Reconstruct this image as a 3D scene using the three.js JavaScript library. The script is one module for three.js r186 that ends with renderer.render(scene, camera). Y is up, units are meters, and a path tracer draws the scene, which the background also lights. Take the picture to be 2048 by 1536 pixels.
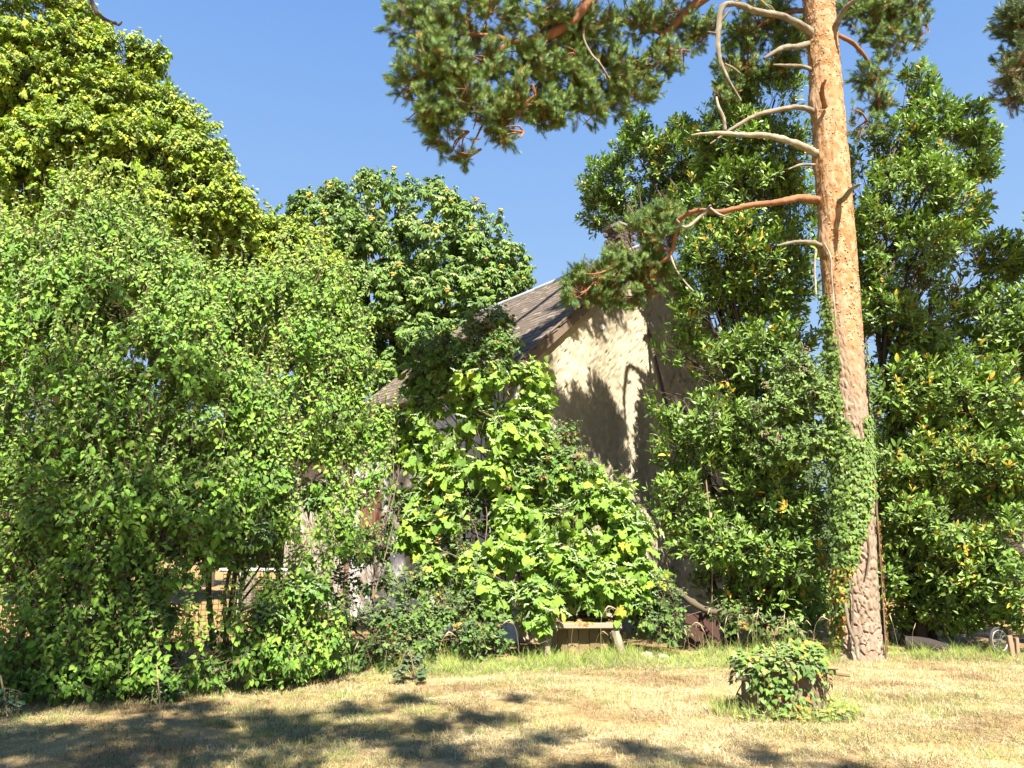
import * as THREE from 'three';
import { mergeGeometries } from 'three/addons/utils/BufferGeometryUtils.js';

// ---------------------------------------------------------------- camera, sky, sun, exposure
const scene = new THREE.Scene();
const EYE = 1.6, PITCH = 12.4 * Math.PI / 180, FOCAL = 1538;
const camera = new THREE.PerspectiveCamera(2 * Math.atan(768 / FOCAL) * 180 / Math.PI, 4 / 3, 0.1, 900);
camera.position.set(0, EYE, 0);
camera.lookAt(0, EYE + Math.sin(PITCH), -Math.cos(PITCH));
const renderer = new THREE.WebGLRenderer({ antialias: true });
renderer.setSize(1024, 768);
renderer.toneMapping = THREE.LinearToneMapping;
renderer.toneMappingExposure = 3.85;
renderer.shadowMap.enabled = true;
const EXPOSED = 3.85;                                   // the sky below is given as it shows in the photograph
{
  const w = 64, h = 256, d = new Float32Array(w * h * 4);
  const stops = [[-90, .10, .09, .06], [-4, .16, .17, .16], [0, .52, .72, .95], [12, .44, .66, .96], [24, .315, .54, .93], [39, .2, .405, .86], [60, .12, .29, .72], [90, .09, .23, .62]];
  for (let j = 0; j < h; j++) {
    const el = (j + .5) / h * 180 - 90; let k = 0;
    while (k < stops.length - 2 && el > stops[k + 1][0]) k++;
    const a = stops[k], b = stops[k + 1], t = Math.min(1, Math.max(0, (el - a[0]) / (b[0] - a[0])));
    for (let i = 0; i < w; i++) for (let c = 0; c < 4; c++) d[(j * w + i) * 4 + c] = c === 3 ? 1 : (a[c + 1] + (b[c + 1] - a[c + 1]) * t) / EXPOSED;
  }
  const sky = new THREE.DataTexture(d, w, h, THREE.RGBAFormat, THREE.FloatType);
  sky.mapping = THREE.EquirectangularReflectionMapping; sky.magFilter = THREE.LinearFilter; sky.needsUpdate = true;
  scene.background = sky; scene.environment = sky;
}
const SUN_EL = 50 * Math.PI / 180, SUN_AZ = 15 * Math.PI / 180;     // behind the viewer, a little to the right
const SUN = new THREE.Vector3(Math.sin(SUN_AZ) * Math.cos(SUN_EL), Math.sin(SUN_EL), Math.cos(SUN_AZ) * Math.cos(SUN_EL));
{
  const sun = new THREE.DirectionalLight(new THREE.Color(1, .93, .79), 4.9);
  sun.target.position.set(0, 0, -12); sun.position.copy(SUN).multiplyScalar(60).add(sun.target.position);
  sun.castShadow = true; Object.assign(sun.shadow.camera, { left: -35, right: 35, top: 35, bottom: -35, near: 1, far: 150 });
  sun.shadow.mapSize.set(4096, 4096);
  scene.add(sun, sun.target);
}

// ---------------------------------------------------------------- helpers
let seed = 7;
const rnd = () => { seed = (seed + 0x6D2B79F5) | 0; let t = Math.imul(seed ^ (seed >>> 15), 1 | seed); t = (t + Math.imul(t ^ (t >>> 7), 61 | t)) ^ t; return ((t ^ (t >>> 14)) >>> 0) / 4294967296; };
const rr = (a, b) => a + (b - a) * rnd();
const gs = () => (rnd() + rnd() + rnd() - 1.5) * 1.1;
const clamp = (x, a = 0, b = 1) => Math.min(b, Math.max(a, x));
const mixn = (a, b, t) => a + (b - a) * t;
const sstep = (a, b, x) => { const t = clamp((x - a) / (b - a)); return t * t * (3 - 2 * t); };
const V = (x, y, z) => new THREE.Vector3(x, y, z);
function hash3(x, y, z) { let h = Math.imul(x, 374761393) ^ Math.imul(y, 668265263) ^ Math.imul(z, 2147483647 - 1274126177); h = Math.imul(h ^ (h >>> 13), 1274126177); return ((h ^ (h >>> 16)) >>> 0) / 4294967296; }
function noise(x, y, z) {
  const X = Math.floor(x), Y = Math.floor(y), Z = Math.floor(z); x -= X; y -= Y; z -= Z;
  const u = x * x * (3 - 2 * x), v = y * y * (3 - 2 * y), w = z * z * (3 - 2 * z);
  const l = (a, b, c) => hash3(X + a, Y + b, Z + c);
  return mixn(mixn(mixn(l(0, 0, 0), l(1, 0, 0), u), mixn(l(0, 1, 0), l(1, 1, 0), u), v), mixn(mixn(l(0, 0, 1), l(1, 0, 1), u), mixn(l(0, 1, 1), l(1, 1, 1), u), v), w);
}
const fbm = (x, y, z) => noise(x, y, z) * .55 + noise(x * 2.1, y * 2.1, z * 2.1) * .3 + noise(x * 4.3, y * 4.3, z * 4.3) * .15;
// a cell pattern: [distance to nearest seed, distance to second, id]
function cells(x, y) {
  const X = Math.floor(x), Y = Math.floor(y); let a = 9, b = 9, id = 0;
  for (let i = -1; i < 2; i++) for (let j = -1; j < 2; j++) {
    const px = X + i + hash3(X + i, Y + j, 11), py = Y + j + hash3(X + i, Y + j, 23), d = Math.hypot(px - x, py - y);
    if (d < a) { b = a; a = d; id = hash3(X + i, Y + j, 5); } else if (d < b) b = d;
  }
  return [a, b, id];
}
const CT = Math.cos(PITCH), ST = Math.sin(PITCH);
// where the sight line through a point of the photograph (2048 x 1536) meets the upright plane Z metres ahead
function P(px, py, Z) { const u = (px - 1024) / FOCAL, v = (768 - py) / FOCAL, f = CT - ST * v; return V(u / f * Z, EYE + (ST + CT * v) / f * Z, -Z); }
function G(px, py) { const v = (768 - py) / FOCAL, f = CT - ST * v, Z = -EYE * f / (ST + CT * v); return P(px, py, Z).setY(0); }
const along = (p) => CT * -p.z + ST * (p.y - EYE);
const names = {};
function numbered(n) { const k = names[n] = (names[n] ?? -1) + 1; return k ? `${n}_${String(k).padStart(3, '0')}` : n; }
function tag(o, label, category, group) { o.userData.label = label; if (category) o.userData.category = category; if (group) o.userData.group = group; return o; }
function thing(name, label, category, pos = [0, 0, 0], group) { const g = new THREE.Group(); g.name = numbered(name); g.position.set(...pos); scene.add(g); return tag(g, label, category, group); }
function mesh(name, geo, mat, parent) { const m = new THREE.Mesh(geo, mat); m.name = parent ? name : numbered(name); m.castShadow = m.receiveShadow = true; (parent || scene).add(m); return m; }
function struct(name, geo, mat) { const m = mesh(name, geo, mat); m.userData.kind = 'structure'; return m; }
const DARK = .8;                                        // all base colours below are a little too pale
const std = (r, g, b, roughness = .9, more = {}) => new THREE.MeshStandardMaterial({ color: new THREE.Color().setRGB(r * DARK, g * DARK, b * DARK), roughness, ...more });
const vcol = (roughness = .95, more = {}) => new THREE.MeshStandardMaterial({ color: new THREE.Color().setRGB(DARK, DARK, DARK), vertexColors: true, roughness, ...more });

class MB {                                            // a mesh under construction
  constructor() { this.p = []; this.c = []; this.uv = []; this.i = []; }
  get n() { return this.p.length / 3; }
  vert(x, y, z, c = [1, 1, 1], u = 0, v = 0) { this.p.push(x, y, z); this.c.push(...c); this.uv.push(u, v); return this.n - 1; }
  tri(a, b, c) { this.i.push(a, b, c); }
  quad(a, b, c, d) { this.i.push(a, b, c, a, c, d); }
  tube(pts, radii, sides = 6, { col, bump, smooth = 4, cap = true } = {}) {
    let P_ = pts, R_ = radii;
    if (smooth > 1 && pts.length > 2) {
      const cv = new THREE.CatmullRomCurve3(pts, false, 'centripetal'), n = (pts.length - 1) * smooth; P_ = []; R_ = [];
      for (let k = 0; k <= n; k++) { const t = k / n * (pts.length - 1), a = Math.min(pts.length - 2, Math.floor(t)); P_.push(cv.getPoint(k / n)); R_.push(mixn(radii[a], radii[a + 1], t - a)); }
    }
    const T = V(), N = V(), B = V(); let len = 0; const first = this.n;
    for (let k = 0; k < P_.length; k++) {
      T.copy(P_[Math.min(k + 1, P_.length - 1)]).sub(P_[Math.max(k - 1, 0)]).normalize();
      if (!k) { N.set(Math.abs(T.y) > .8 ? 1 : 0, Math.abs(T.y) > .8 ? 0 : 1, 0); }
      N.addScaledVector(T, -N.dot(T)).normalize(); B.crossVectors(T, N);
      if (k) len += P_[k].distanceTo(P_[k - 1]);
      for (let s = 0; s <= sides; s++) {
        const a = s / sides * Math.PI * 2, aa = (s % sides) / sides * Math.PI * 2, ca = Math.cos(aa), sa = Math.sin(aa);
        let r = R_[k]; const q = P_[k];
        if (bump) r *= bump(ca, len, sa, k / (P_.length - 1));
        const x = q.x + (N.x * ca + B.x * sa) * r, y = q.y + (N.y * ca + B.y * sa) * r, z = q.z + (N.z * ca + B.z * sa) * r;
        this.vert(x, y, z, col ? col(x, y, z, k / (P_.length - 1), s) : [1, 1, 1], a * R_[0], len);
      }
    }
    const w = sides + 1;
    for (let k = 0; k < P_.length - 1; k++) for (let s = 0; s < sides; s++) { const a = first + k * w + s; this.quad(a, a + 1, a + w + 1, a + w); }
    if (cap) for (const [k, f] of [[0, 1], [P_.length - 1, 0]]) {
      const q = P_[k], c0 = this.vert(q.x, q.y, q.z, col ? col(q.x, q.y, q.z, k / (P_.length - 1), 0) : [1, 1, 1]);
      for (let s = 0; s < sides; s++) { const a = first + k * w + s; f ? this.tri(c0, a + 1, a) : this.tri(c0, a, a + 1); }
    }
    return this;
  }
  geo() {
    const g = new THREE.BufferGeometry();
    g.setAttribute('position', new THREE.Float32BufferAttribute(this.p, 3)); g.setAttribute('color', new THREE.Float32BufferAttribute(this.c, 3));
    g.setAttribute('uv', new THREE.Float32BufferAttribute(this.uv, 2)); g.setIndex(this.i); g.computeVertexNormals(); return g;
  }
  build(name, mat, parent) { return mesh(name, this.geo(), mat, parent); }
}
// a block with worn, chamfered and slightly uneven edges
function block(w, h, d, ch = .012, wob = 0) {
  const s = new THREE.Shape(); s.moveTo(-w / 2 + ch, -h / 2 + ch); s.lineTo(w / 2 - ch, -h / 2 + ch); s.lineTo(w / 2 - ch, h / 2 - ch); s.lineTo(-w / 2 + ch, h / 2 - ch); s.closePath();
  const g = new THREE.ExtrudeGeometry(s, { depth: Math.max(.001, d - 2 * ch), bevelSize: ch, bevelThickness: ch, bevelSegments: 1 }); g.translate(0, 0, -(d - 2 * ch) / 2);
  if (wob) { const p = g.attributes.position, o = rr(0, 90); for (let k = 0; k < p.count; k++) { const x = p.getX(k), y = p.getY(k), z = p.getZ(k); p.setXYZ(k, x + (noise(x * 5 + o, y * 5, z * 5) - .5) * wob, y + (noise(x * 5, y * 5 + o, z * 5) - .5) * wob, z + (noise(x * 5, y * 5, z * 5 + o) - .5) * wob); } g.computeVertexNormals(); }
  return g;
}
function rock(r, sq = [1, 1, 1], wob = .35) {
  const g = new THREE.IcosahedronGeometry(r, 3), p = g.attributes.position, o = rr(0, 50);
  for (let k = 0; k < p.count; k++) { const x = p.getX(k) / r, y = p.getY(k) / r, z = p.getZ(k) / r, f = r * (1 - wob / 2 + wob * fbm(x * 1.4 + o, y * 1.4, z * 1.4) + .1 * (cells(x * 1.5 + z + o, y * 1.5)[0] - .4)); p.setXYZ(k, x * f * sq[0], y * f * sq[1], z * f * sq[2]); }
  g.computeVertexNormals(); return g;
}
function canvasMap(size, draw, metres, srgb = true) {
  const c = document.createElement('canvas'); c.width = c.height = size; draw(c.getContext('2d'), size);
  const t = new THREE.CanvasTexture(c); t.wrapS = t.wrapT = THREE.RepeatWrapping; t.repeat.set(1 / metres, 1 / metres); if (srgb) t.colorSpace = THREE.SRGBColorSpace; return t;
}

// ---------------------------------------------------------------- ground
const groundH = (x, z) => (fbm(x * .5 + 40, 0, z * .5 + 9) - .5) * .1 + (fbm(x * 2.3, 5, z * 2.3) - .5) * .035 + Math.max(0, -z - 13.5) * .004;
// how green the turf is: a fringe along the foot of the bushes, and patches
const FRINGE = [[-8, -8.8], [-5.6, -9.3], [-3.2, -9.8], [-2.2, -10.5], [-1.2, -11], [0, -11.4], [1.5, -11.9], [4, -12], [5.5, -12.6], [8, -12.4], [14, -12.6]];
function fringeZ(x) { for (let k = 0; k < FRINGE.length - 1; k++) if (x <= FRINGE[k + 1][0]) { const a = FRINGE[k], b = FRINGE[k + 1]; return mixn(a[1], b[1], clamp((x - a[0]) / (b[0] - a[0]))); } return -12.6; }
const strawMap = canvasMap(1024, (g, S) => {
  g.fillStyle = '#a88f66'; g.fillRect(0, 0, S, S);
  const tones = ['#c9b585', '#b79f6c', '#dccaa0', '#a58a58', '#7b6540', '#8f8450', '#6b5636', '#bda878', '#e6d8b2', '#98904f'];
  for (let k = 0; k < 26000; k++) {
    const x = rnd() * S, y = rnd() * S, a = rnd() * 6.283, l = rr(5, 22); g.strokeStyle = tones[Math.floor(rnd() * tones.length)]; g.lineWidth = rr(.7, 1.8);
    for (const ox of [0, -S, S]) for (const oy of [0, -S, S]) { if (x + ox < -30 || x + ox > S + 30 || y + oy < -30 || y + oy > S + 30) continue; g.beginPath(); g.moveTo(x + ox, y + oy); g.lineTo(x + ox + Math.cos(a) * l, y + oy + Math.sin(a) * l); g.stroke(); }
  }
}, 2.3);
{
  const line = (half) => { const a = [0]; let s = .12, x = 0; while (x < half) { x += s; if (x > 11) s *= 1.25; a.push(x); } return [...a.slice(1).reverse().map((q) => -q), ...a]; };
  const X = line(260), Z = line(260).map((q) => q - 9), b = new MB();
  for (const z of Z) for (const x of X) {
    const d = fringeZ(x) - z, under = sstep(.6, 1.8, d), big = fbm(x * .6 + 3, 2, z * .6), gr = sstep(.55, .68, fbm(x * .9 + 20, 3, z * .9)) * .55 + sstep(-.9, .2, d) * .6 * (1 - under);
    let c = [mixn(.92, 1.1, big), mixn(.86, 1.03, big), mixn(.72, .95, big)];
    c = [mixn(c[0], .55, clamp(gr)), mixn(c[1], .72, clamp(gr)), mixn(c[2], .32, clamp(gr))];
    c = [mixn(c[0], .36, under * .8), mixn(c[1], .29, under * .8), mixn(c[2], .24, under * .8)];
    if (z < -16) { const m = sstep(.4, .6, fbm(x * .4, 9, z * .4)); c = [mixn(.62, .85, m), mixn(.6, .7, m), mixn(.4, .5, m)]; }
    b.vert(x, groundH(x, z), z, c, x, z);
  }
  for (let j = 0; j < Z.length - 1; j++) for (let i = 0; i < X.length - 1; i++) { const a = j * X.length + i; b.quad(a, a + X.length, a + X.length + 1, a + 1); }
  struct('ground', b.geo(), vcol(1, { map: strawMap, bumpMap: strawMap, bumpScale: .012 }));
}

// ---------------------------------------------------------------- leaf shapes: base at the origin, tip along +y, upper face towards +z, one unit long
function blade(profile, width, { n = 5, fold = .3, curl = .25, wave = 0, taper = 0 } = {}) {
  const b = new MB();
  for (let k = 0; k <= n; k++) {
    const t = k / n, w = profile(t) * width / 2, z = -curl * t * t, dz = fold * w + wave * Math.sin(k * 2.1) * w, y = t - curl * curl * t * t * .4;
    b.vert(-w, y, z + dz, [.94, .95, .92]); b.vert(0, y, z, [1.22, 1.14, 1.15]); b.vert(w, y, z + dz + wave * Math.cos(k * 1.7) * w, [.96, .97, .94]);
  }
  for (let k = 0; k < n; k++) { const a = k * 3; b.quad(a, a + 1, a + 4, a + 3); b.quad(a + 1, a + 2, a + 5, a + 4); }
  return b.geo();
}
const ovate = (t) => Math.pow(Math.sin(Math.PI * Math.pow(clamp(t, .004, .996), .72)), .85);
const lance = (t) => Math.pow(Math.sin(Math.PI * clamp(t, .004, .996)), .8);
const obov = (t) => Math.pow(Math.sin(Math.PI * Math.pow(clamp(t, .004, .996), 1.5)), .8);
function fan(half, { cup = .12, droop = .25, ridge = .05, cy = .18 } = {}) {          // half: outline points on the right side from base to tip
  const b = new MB(), o = [...half, ...half.slice(0, -1).reverse().map(([x, y]) => [-x, y])];
  const put = (x, y, k) => b.vert(x, y, cup * Math.abs(x) - droop * y * Math.abs(y) - droop * .6 * x * x + (k % 2 ? ridge : -ridge) * (k >= 0), k < 0 ? [1.18, 1.12, 1.1] : k % 2 ? [.95, .96, .93] : [1.02, 1.02, 1]);
  const c = put(0, cy, -1); b.vert(0, 0, 0);
  o.forEach(([x, y], k) => put(x, y, k));
  for (let k = 0; k <= o.length; k++) { const a = k === 0 ? 1 : 1 + k, e = k === o.length ? 1 : 2 + k; b.tri(c, a, e); }
  return b.geo();
}
const grapeHalf = [[.1, -.16], [.3, -.2], [.42, -.06], [.6, .06], [.46, .2], [.62, .42], [.42, .44], [.28, .5], [.2, .74], [.09, .8], [0, 1]];
const mapleHalf = [[.1, -.1], [.28, -.12], [.5, .0], [.34, .14], [.66, .34], [.48, .36], [.5, .5], [.2, .46], [.22, .74], [.1, .76], [0, 1]];
const ivyHalf = [[.2, -.12], [.42, .0], [.56, .2], [.38, .34], [.24, .56], [0, 1]];
const roundHalf = [[.18, -.04], [.36, .06], [.46, .28], [.42, .52], [.24, .8], [0, 1]];
function palmate(n, leaflet, spread, droopy) {
  const gs_ = [];
  for (let k = 0; k < n; k++) {
    const a = (k / (n - 1) - .5) * spread, s = 1 - .38 * Math.abs(k / (n - 1) - .5) * 2, g = leaflet.clone(), m = new THREE.Matrix4();
    m.makeRotationZ(a).multiply(new THREE.Matrix4().makeRotationX(-droopy - rnd() * .35)).scale(V(s, s, s)); g.applyMatrix4(m); gs_.push(g);
  }
  return mergeGeometries(gs_);
}
function shoot(nn, len, nl, wid, stem = true) {          // a pine shoot: needles round a stem, real size
  const b = new MB();
  for (let k = 0; k < nn; k++) {
    const t = k / nn, az = k * 2.39996 + rr(-.3, .3), y = t * len, sp = mixn(1.4, .5, t) + rr(-.35, .35), l = nl * rr(.75, 1.1);
    const d = V(Math.cos(az) * Math.sin(sp), Math.cos(sp), Math.sin(az) * Math.sin(sp)), s = V(-Math.sin(az), 0, Math.cos(az)).multiplyScalar(wid / 2), q = [rr(.8, 1.15), rr(.85, 1.1), rr(.8, 1.1)];
    const a = b.vert(-s.x, y, -s.z, q), c = b.vert(s.x, y, s.z, q), m1 = b.vert(d.x * l * .7 + s.x, y + d.y * l * .7, d.z * l * .7 + s.z, q), e = b.vert(d.x * l, y + d.y * l - .006, d.z * l, q), m0 = b.vert(d.x * l * .7 - s.x, y + d.y * l * .7, d.z * l * .7 - s.z, q);
    b.quad(a, c, m1, m0); b.tri(m0, m1, e);
  }
  if (stem) b.tube([V(0, -.05, 0), V(0, len, 0)], [.004, .002], 4, { smooth: 1, col: () => [1.5, .8, .8] });
  return b.geo();
}
const leafMat = (r = 1, coat = 0, tr = .32) => new THREE.MeshPhysicalMaterial({ color: 0xffffff, vertexColors: true, roughness: r, transmission: tr, thickness: 0, clearcoat: coat, clearcoatRoughness: .33, side: THREE.DoubleSide });

// ---------------------------------------------------------------- plants
const plants = [];
const TWIG = (() => { const b = new MB(); b.tube([V(0, 0, 0), V(.06, .5, .03), V(0, 1, 0)], [1, .8, .45], 4, { smooth: 1, cap: false }); return b.geo(); })();
const _x = V(), _y = V(), _n = V();
class Plant {
  constructor(name, label, category, pos, { geos, palette, mat, leafName = 'leaf', partLimit = 300, wood, minPx = 10, twigR = .004, group }) {
    this.g = thing(name, label, category, [pos.x, 0, pos.z], group); this.o = this.g.position.clone();
    Object.assign(this, { geos, palette, mat, leafName, partLimit, wood, minPx, twigR, m: [], meta: [], tw: [], size: [] }); plants.push(this);
  }
  leaf(p, dir, nrm, len, wid, pal, v) {
    _y.copy(dir).normalize(); _x.crossVectors(_y, nrm); if (_x.lengthSq() < 1e-6) _x.set(1, 0, 0); _x.normalize(); _n.crossVectors(_x, _y);
    this.m.push(_x.x * wid, _x.y * wid, _x.z * wid, _y.x * len, _y.y * len, _y.z * len, _n.x * len, _n.y * len, _n.z * len, p.x, p.y, p.z); this.meta.push(pal, v, rr(.78, 1.22)); this.size.push(Math.max(len, wid * .5));
  }
  twig(p, d, len, r = this.twigR) { this.tw.push(p.x, p.y, p.z, d.x, d.y, d.z, len, r); }
  limb(name, pts, radii, sides = 7) { const b = this[name + '_mb'] ??= new MB(); b.tube(pts.map((q) => q.clone().sub(this.o)), radii, sides, { smooth: 4, bump: (a, l, c) => 1 + (noise(a * 2 + 3, l * 6, c * 2) - .5) * .25 }); return this; }
}
const UP = V(0, 1, 0);
function randDir() { const z = rr(-1, 1), a = rnd() * 6.2832, r = Math.sqrt(1 - z * z); return V(r * Math.cos(a), z, r * Math.sin(a)); }
// a lobe of a crown: where in the photograph, how far, half sizes in photograph pixels, half depth in metres
function L(px, py, Z, rx, ry, rz, dens = 1) { const c = P(px, py, Z), k = along(c) / FOCAL; return { c, r: [rx * k, ry * k, rz ?? Math.min(rx, ry) * k], dens }; }
function insideOther(p, lobes, self, lim) { for (const q of lobes) { if (q === self) continue; const a = (p.x - q.c.x) / q.r[0], b = (p.y - q.c.y) / q.r[1], c = (p.z - q.c.z) / q.r[2]; if (a * a + b * b + c * c < lim) return true; } return false; }
const CAMP = V(0, EYE, 0);
function crown(pl, lobes, o) {
  const { per, sprig, shell = .5, clump = 1.6, gap = .44, upward = .35, back = .55, len = [.2, .4], lift = 0, rim = .16, ok } = o;
  for (const q of lobes) {
    const [a, b, c] = q.r, area = 4 * Math.PI * Math.pow((Math.pow(a * b, 1.6) + Math.pow(a * c, 1.6) + Math.pow(b * c, 1.6)) / 3, 1 / 1.6), n = Math.round(area * per * q.dens);
    for (let k = 0; k < n; k++) {
      const d = randDir(); let s = 1 - shell * Math.pow(rnd(), 1.5); s *= 1 + rim * (noise(q.c.x + d.x * 3.1 + 7, q.c.y + d.y * 3.1, d.z * 3.1 + q.c.z) - .5) * 2;
      const p = V(q.c.x + d.x * a * s, q.c.y + d.y * b * s, q.c.z + d.z * c * s);
      if (p.y < .12) continue;
      if (fbm(p.x * clump + 13, p.y * clump, p.z * clump) < gap + rr(-.04, .04)) continue;
      const away = V().subVectors(p, CAMP).normalize(), nrm = V(d.x / a, d.y / b, d.z / c).normalize();
      if (nrm.dot(away) > .35 && rnd() < back) continue;
      if (insideOther(p, lobes, q, .55) && rnd() < .8) continue;
      if (ok && !ok(p)) continue;
      const ax = nrm.clone().addScaledVector(UP, upward).add(randDir().multiplyScalar(.55)).normalize();
      sprig(pl, p, ax, nrm, rr(...len));
    }
    q.lift = lift;
  }
}
const perpA = V(), perpB = V();
function frame(ax) { perpA.set(.31, .2, .93); perpA.addScaledVector(ax, -perpA.dot(ax)).normalize(); perpB.crossVectors(ax, perpA); }
function leafySprig({ n, size, spread, droop, pal, ratio = 1, face = [.5, .6, .3], jit = .45, rosette = 0, twig = true, step = 2.39996 }) {
  return (pl, p, ax, out, len) => {
    const c = Math.round(rr(n[0], n[1])), az0 = rnd() * 6.28; frame(ax); const A = perpA.clone(), B = perpB.clone(), base = p.clone().addScaledVector(ax, -len * .5);
    if (twig) pl.twig(base.clone().addScaledVector(ax, -len * .35), ax, len * 1.35);
    const pals = pal(p), main = pals[Math.floor(rnd() * pals.length)], grown = .68 + .62 * Math.pow(rnd(), .8);
    for (let k = 0; k < c; k++) {
      const t = rosette && rnd() < rosette ? rr(.85, 1) : (k + .6) / c, az = az0 + k * step + rr(-.35, .35), sp = mixn(spread, spread * .55, t) + rr(-.2, .2);
      const dir = ax.clone().multiplyScalar(Math.cos(sp)).addScaledVector(A, Math.cos(az) * Math.sin(sp)).addScaledVector(B, Math.sin(az) * Math.sin(sp)); dir.y -= droop * rr(.5, 1.3); dir.normalize();
      const nn = V(rr(-jit, jit), rr(-jit, jit) + face[0], rr(-jit, jit)).addScaledVector(out, face[1]).addScaledVector(ax, face[2]), l = rr(size[0], size[1]) * grown * (1.12 - .3 * t) * (rnd() < .12 ? .6 : 1);
      pl.leaf(base.clone().addScaledVector(ax, len * t).addScaledVector(dir, l * .15), dir, nn, l, l * ratio * rr(.85, 1.15), main < 4 && rnd() < .55 ? main : pals[Math.floor(rnd() * pals.length)], Math.floor(rnd() * pl.geos.length));
    }
  };
}
// limbs from a foot through a few way points to each lobe, then finer ones out into it
function limbs(pl, foot, lobes, { r0 = .12, name = 'branch', fork = .35, fine = 7, sag = 0, reach = .8 } = {}) {
  for (const q of lobes) {
    const start = foot.clone().lerp(V(foot.x, q.c.y, foot.z), fork * rr(.5, 1)), mid = start.clone().lerp(q.c, .5).add(V(rr(-.2, .2), rr(0, .35) - sag, rr(-.2, .2)));
    pl.limb(name, [start, mid, q.c], [r0, r0 * .6, r0 * .32], 7);
    for (let k = 0; k < fine; k++) {
      const d = randDir(), e = V(q.c.x + d.x * q.r[0] * reach, q.c.y + Math.abs(d.y) * q.r[1] * reach * .9, q.c.z + d.z * q.r[2] * reach), s = mid.clone().lerp(q.c, rr(.2, 1));
      pl.limb(name, [s, s.clone().lerp(e, .5).add(V(rr(-.12, .12), rr(-.05, .15), rr(-.12, .12))), e], [r0 * .26, r0 * .16, r0 * .06], 5);
    }
  }
}
const barkBrown = std(.16, .11, .075, .95), barkGrey = std(.2, .17, .14, .95), barkDark = std(.09, .07, .055, .95), twigRed = std(.2, .1, .06, .9);
const C = (r, g, b) => [r * DARK, g * DARK, b * DARK];
const pick = (...w) => () => w;                                   // palette numbers, the frequent ones repeated


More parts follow.
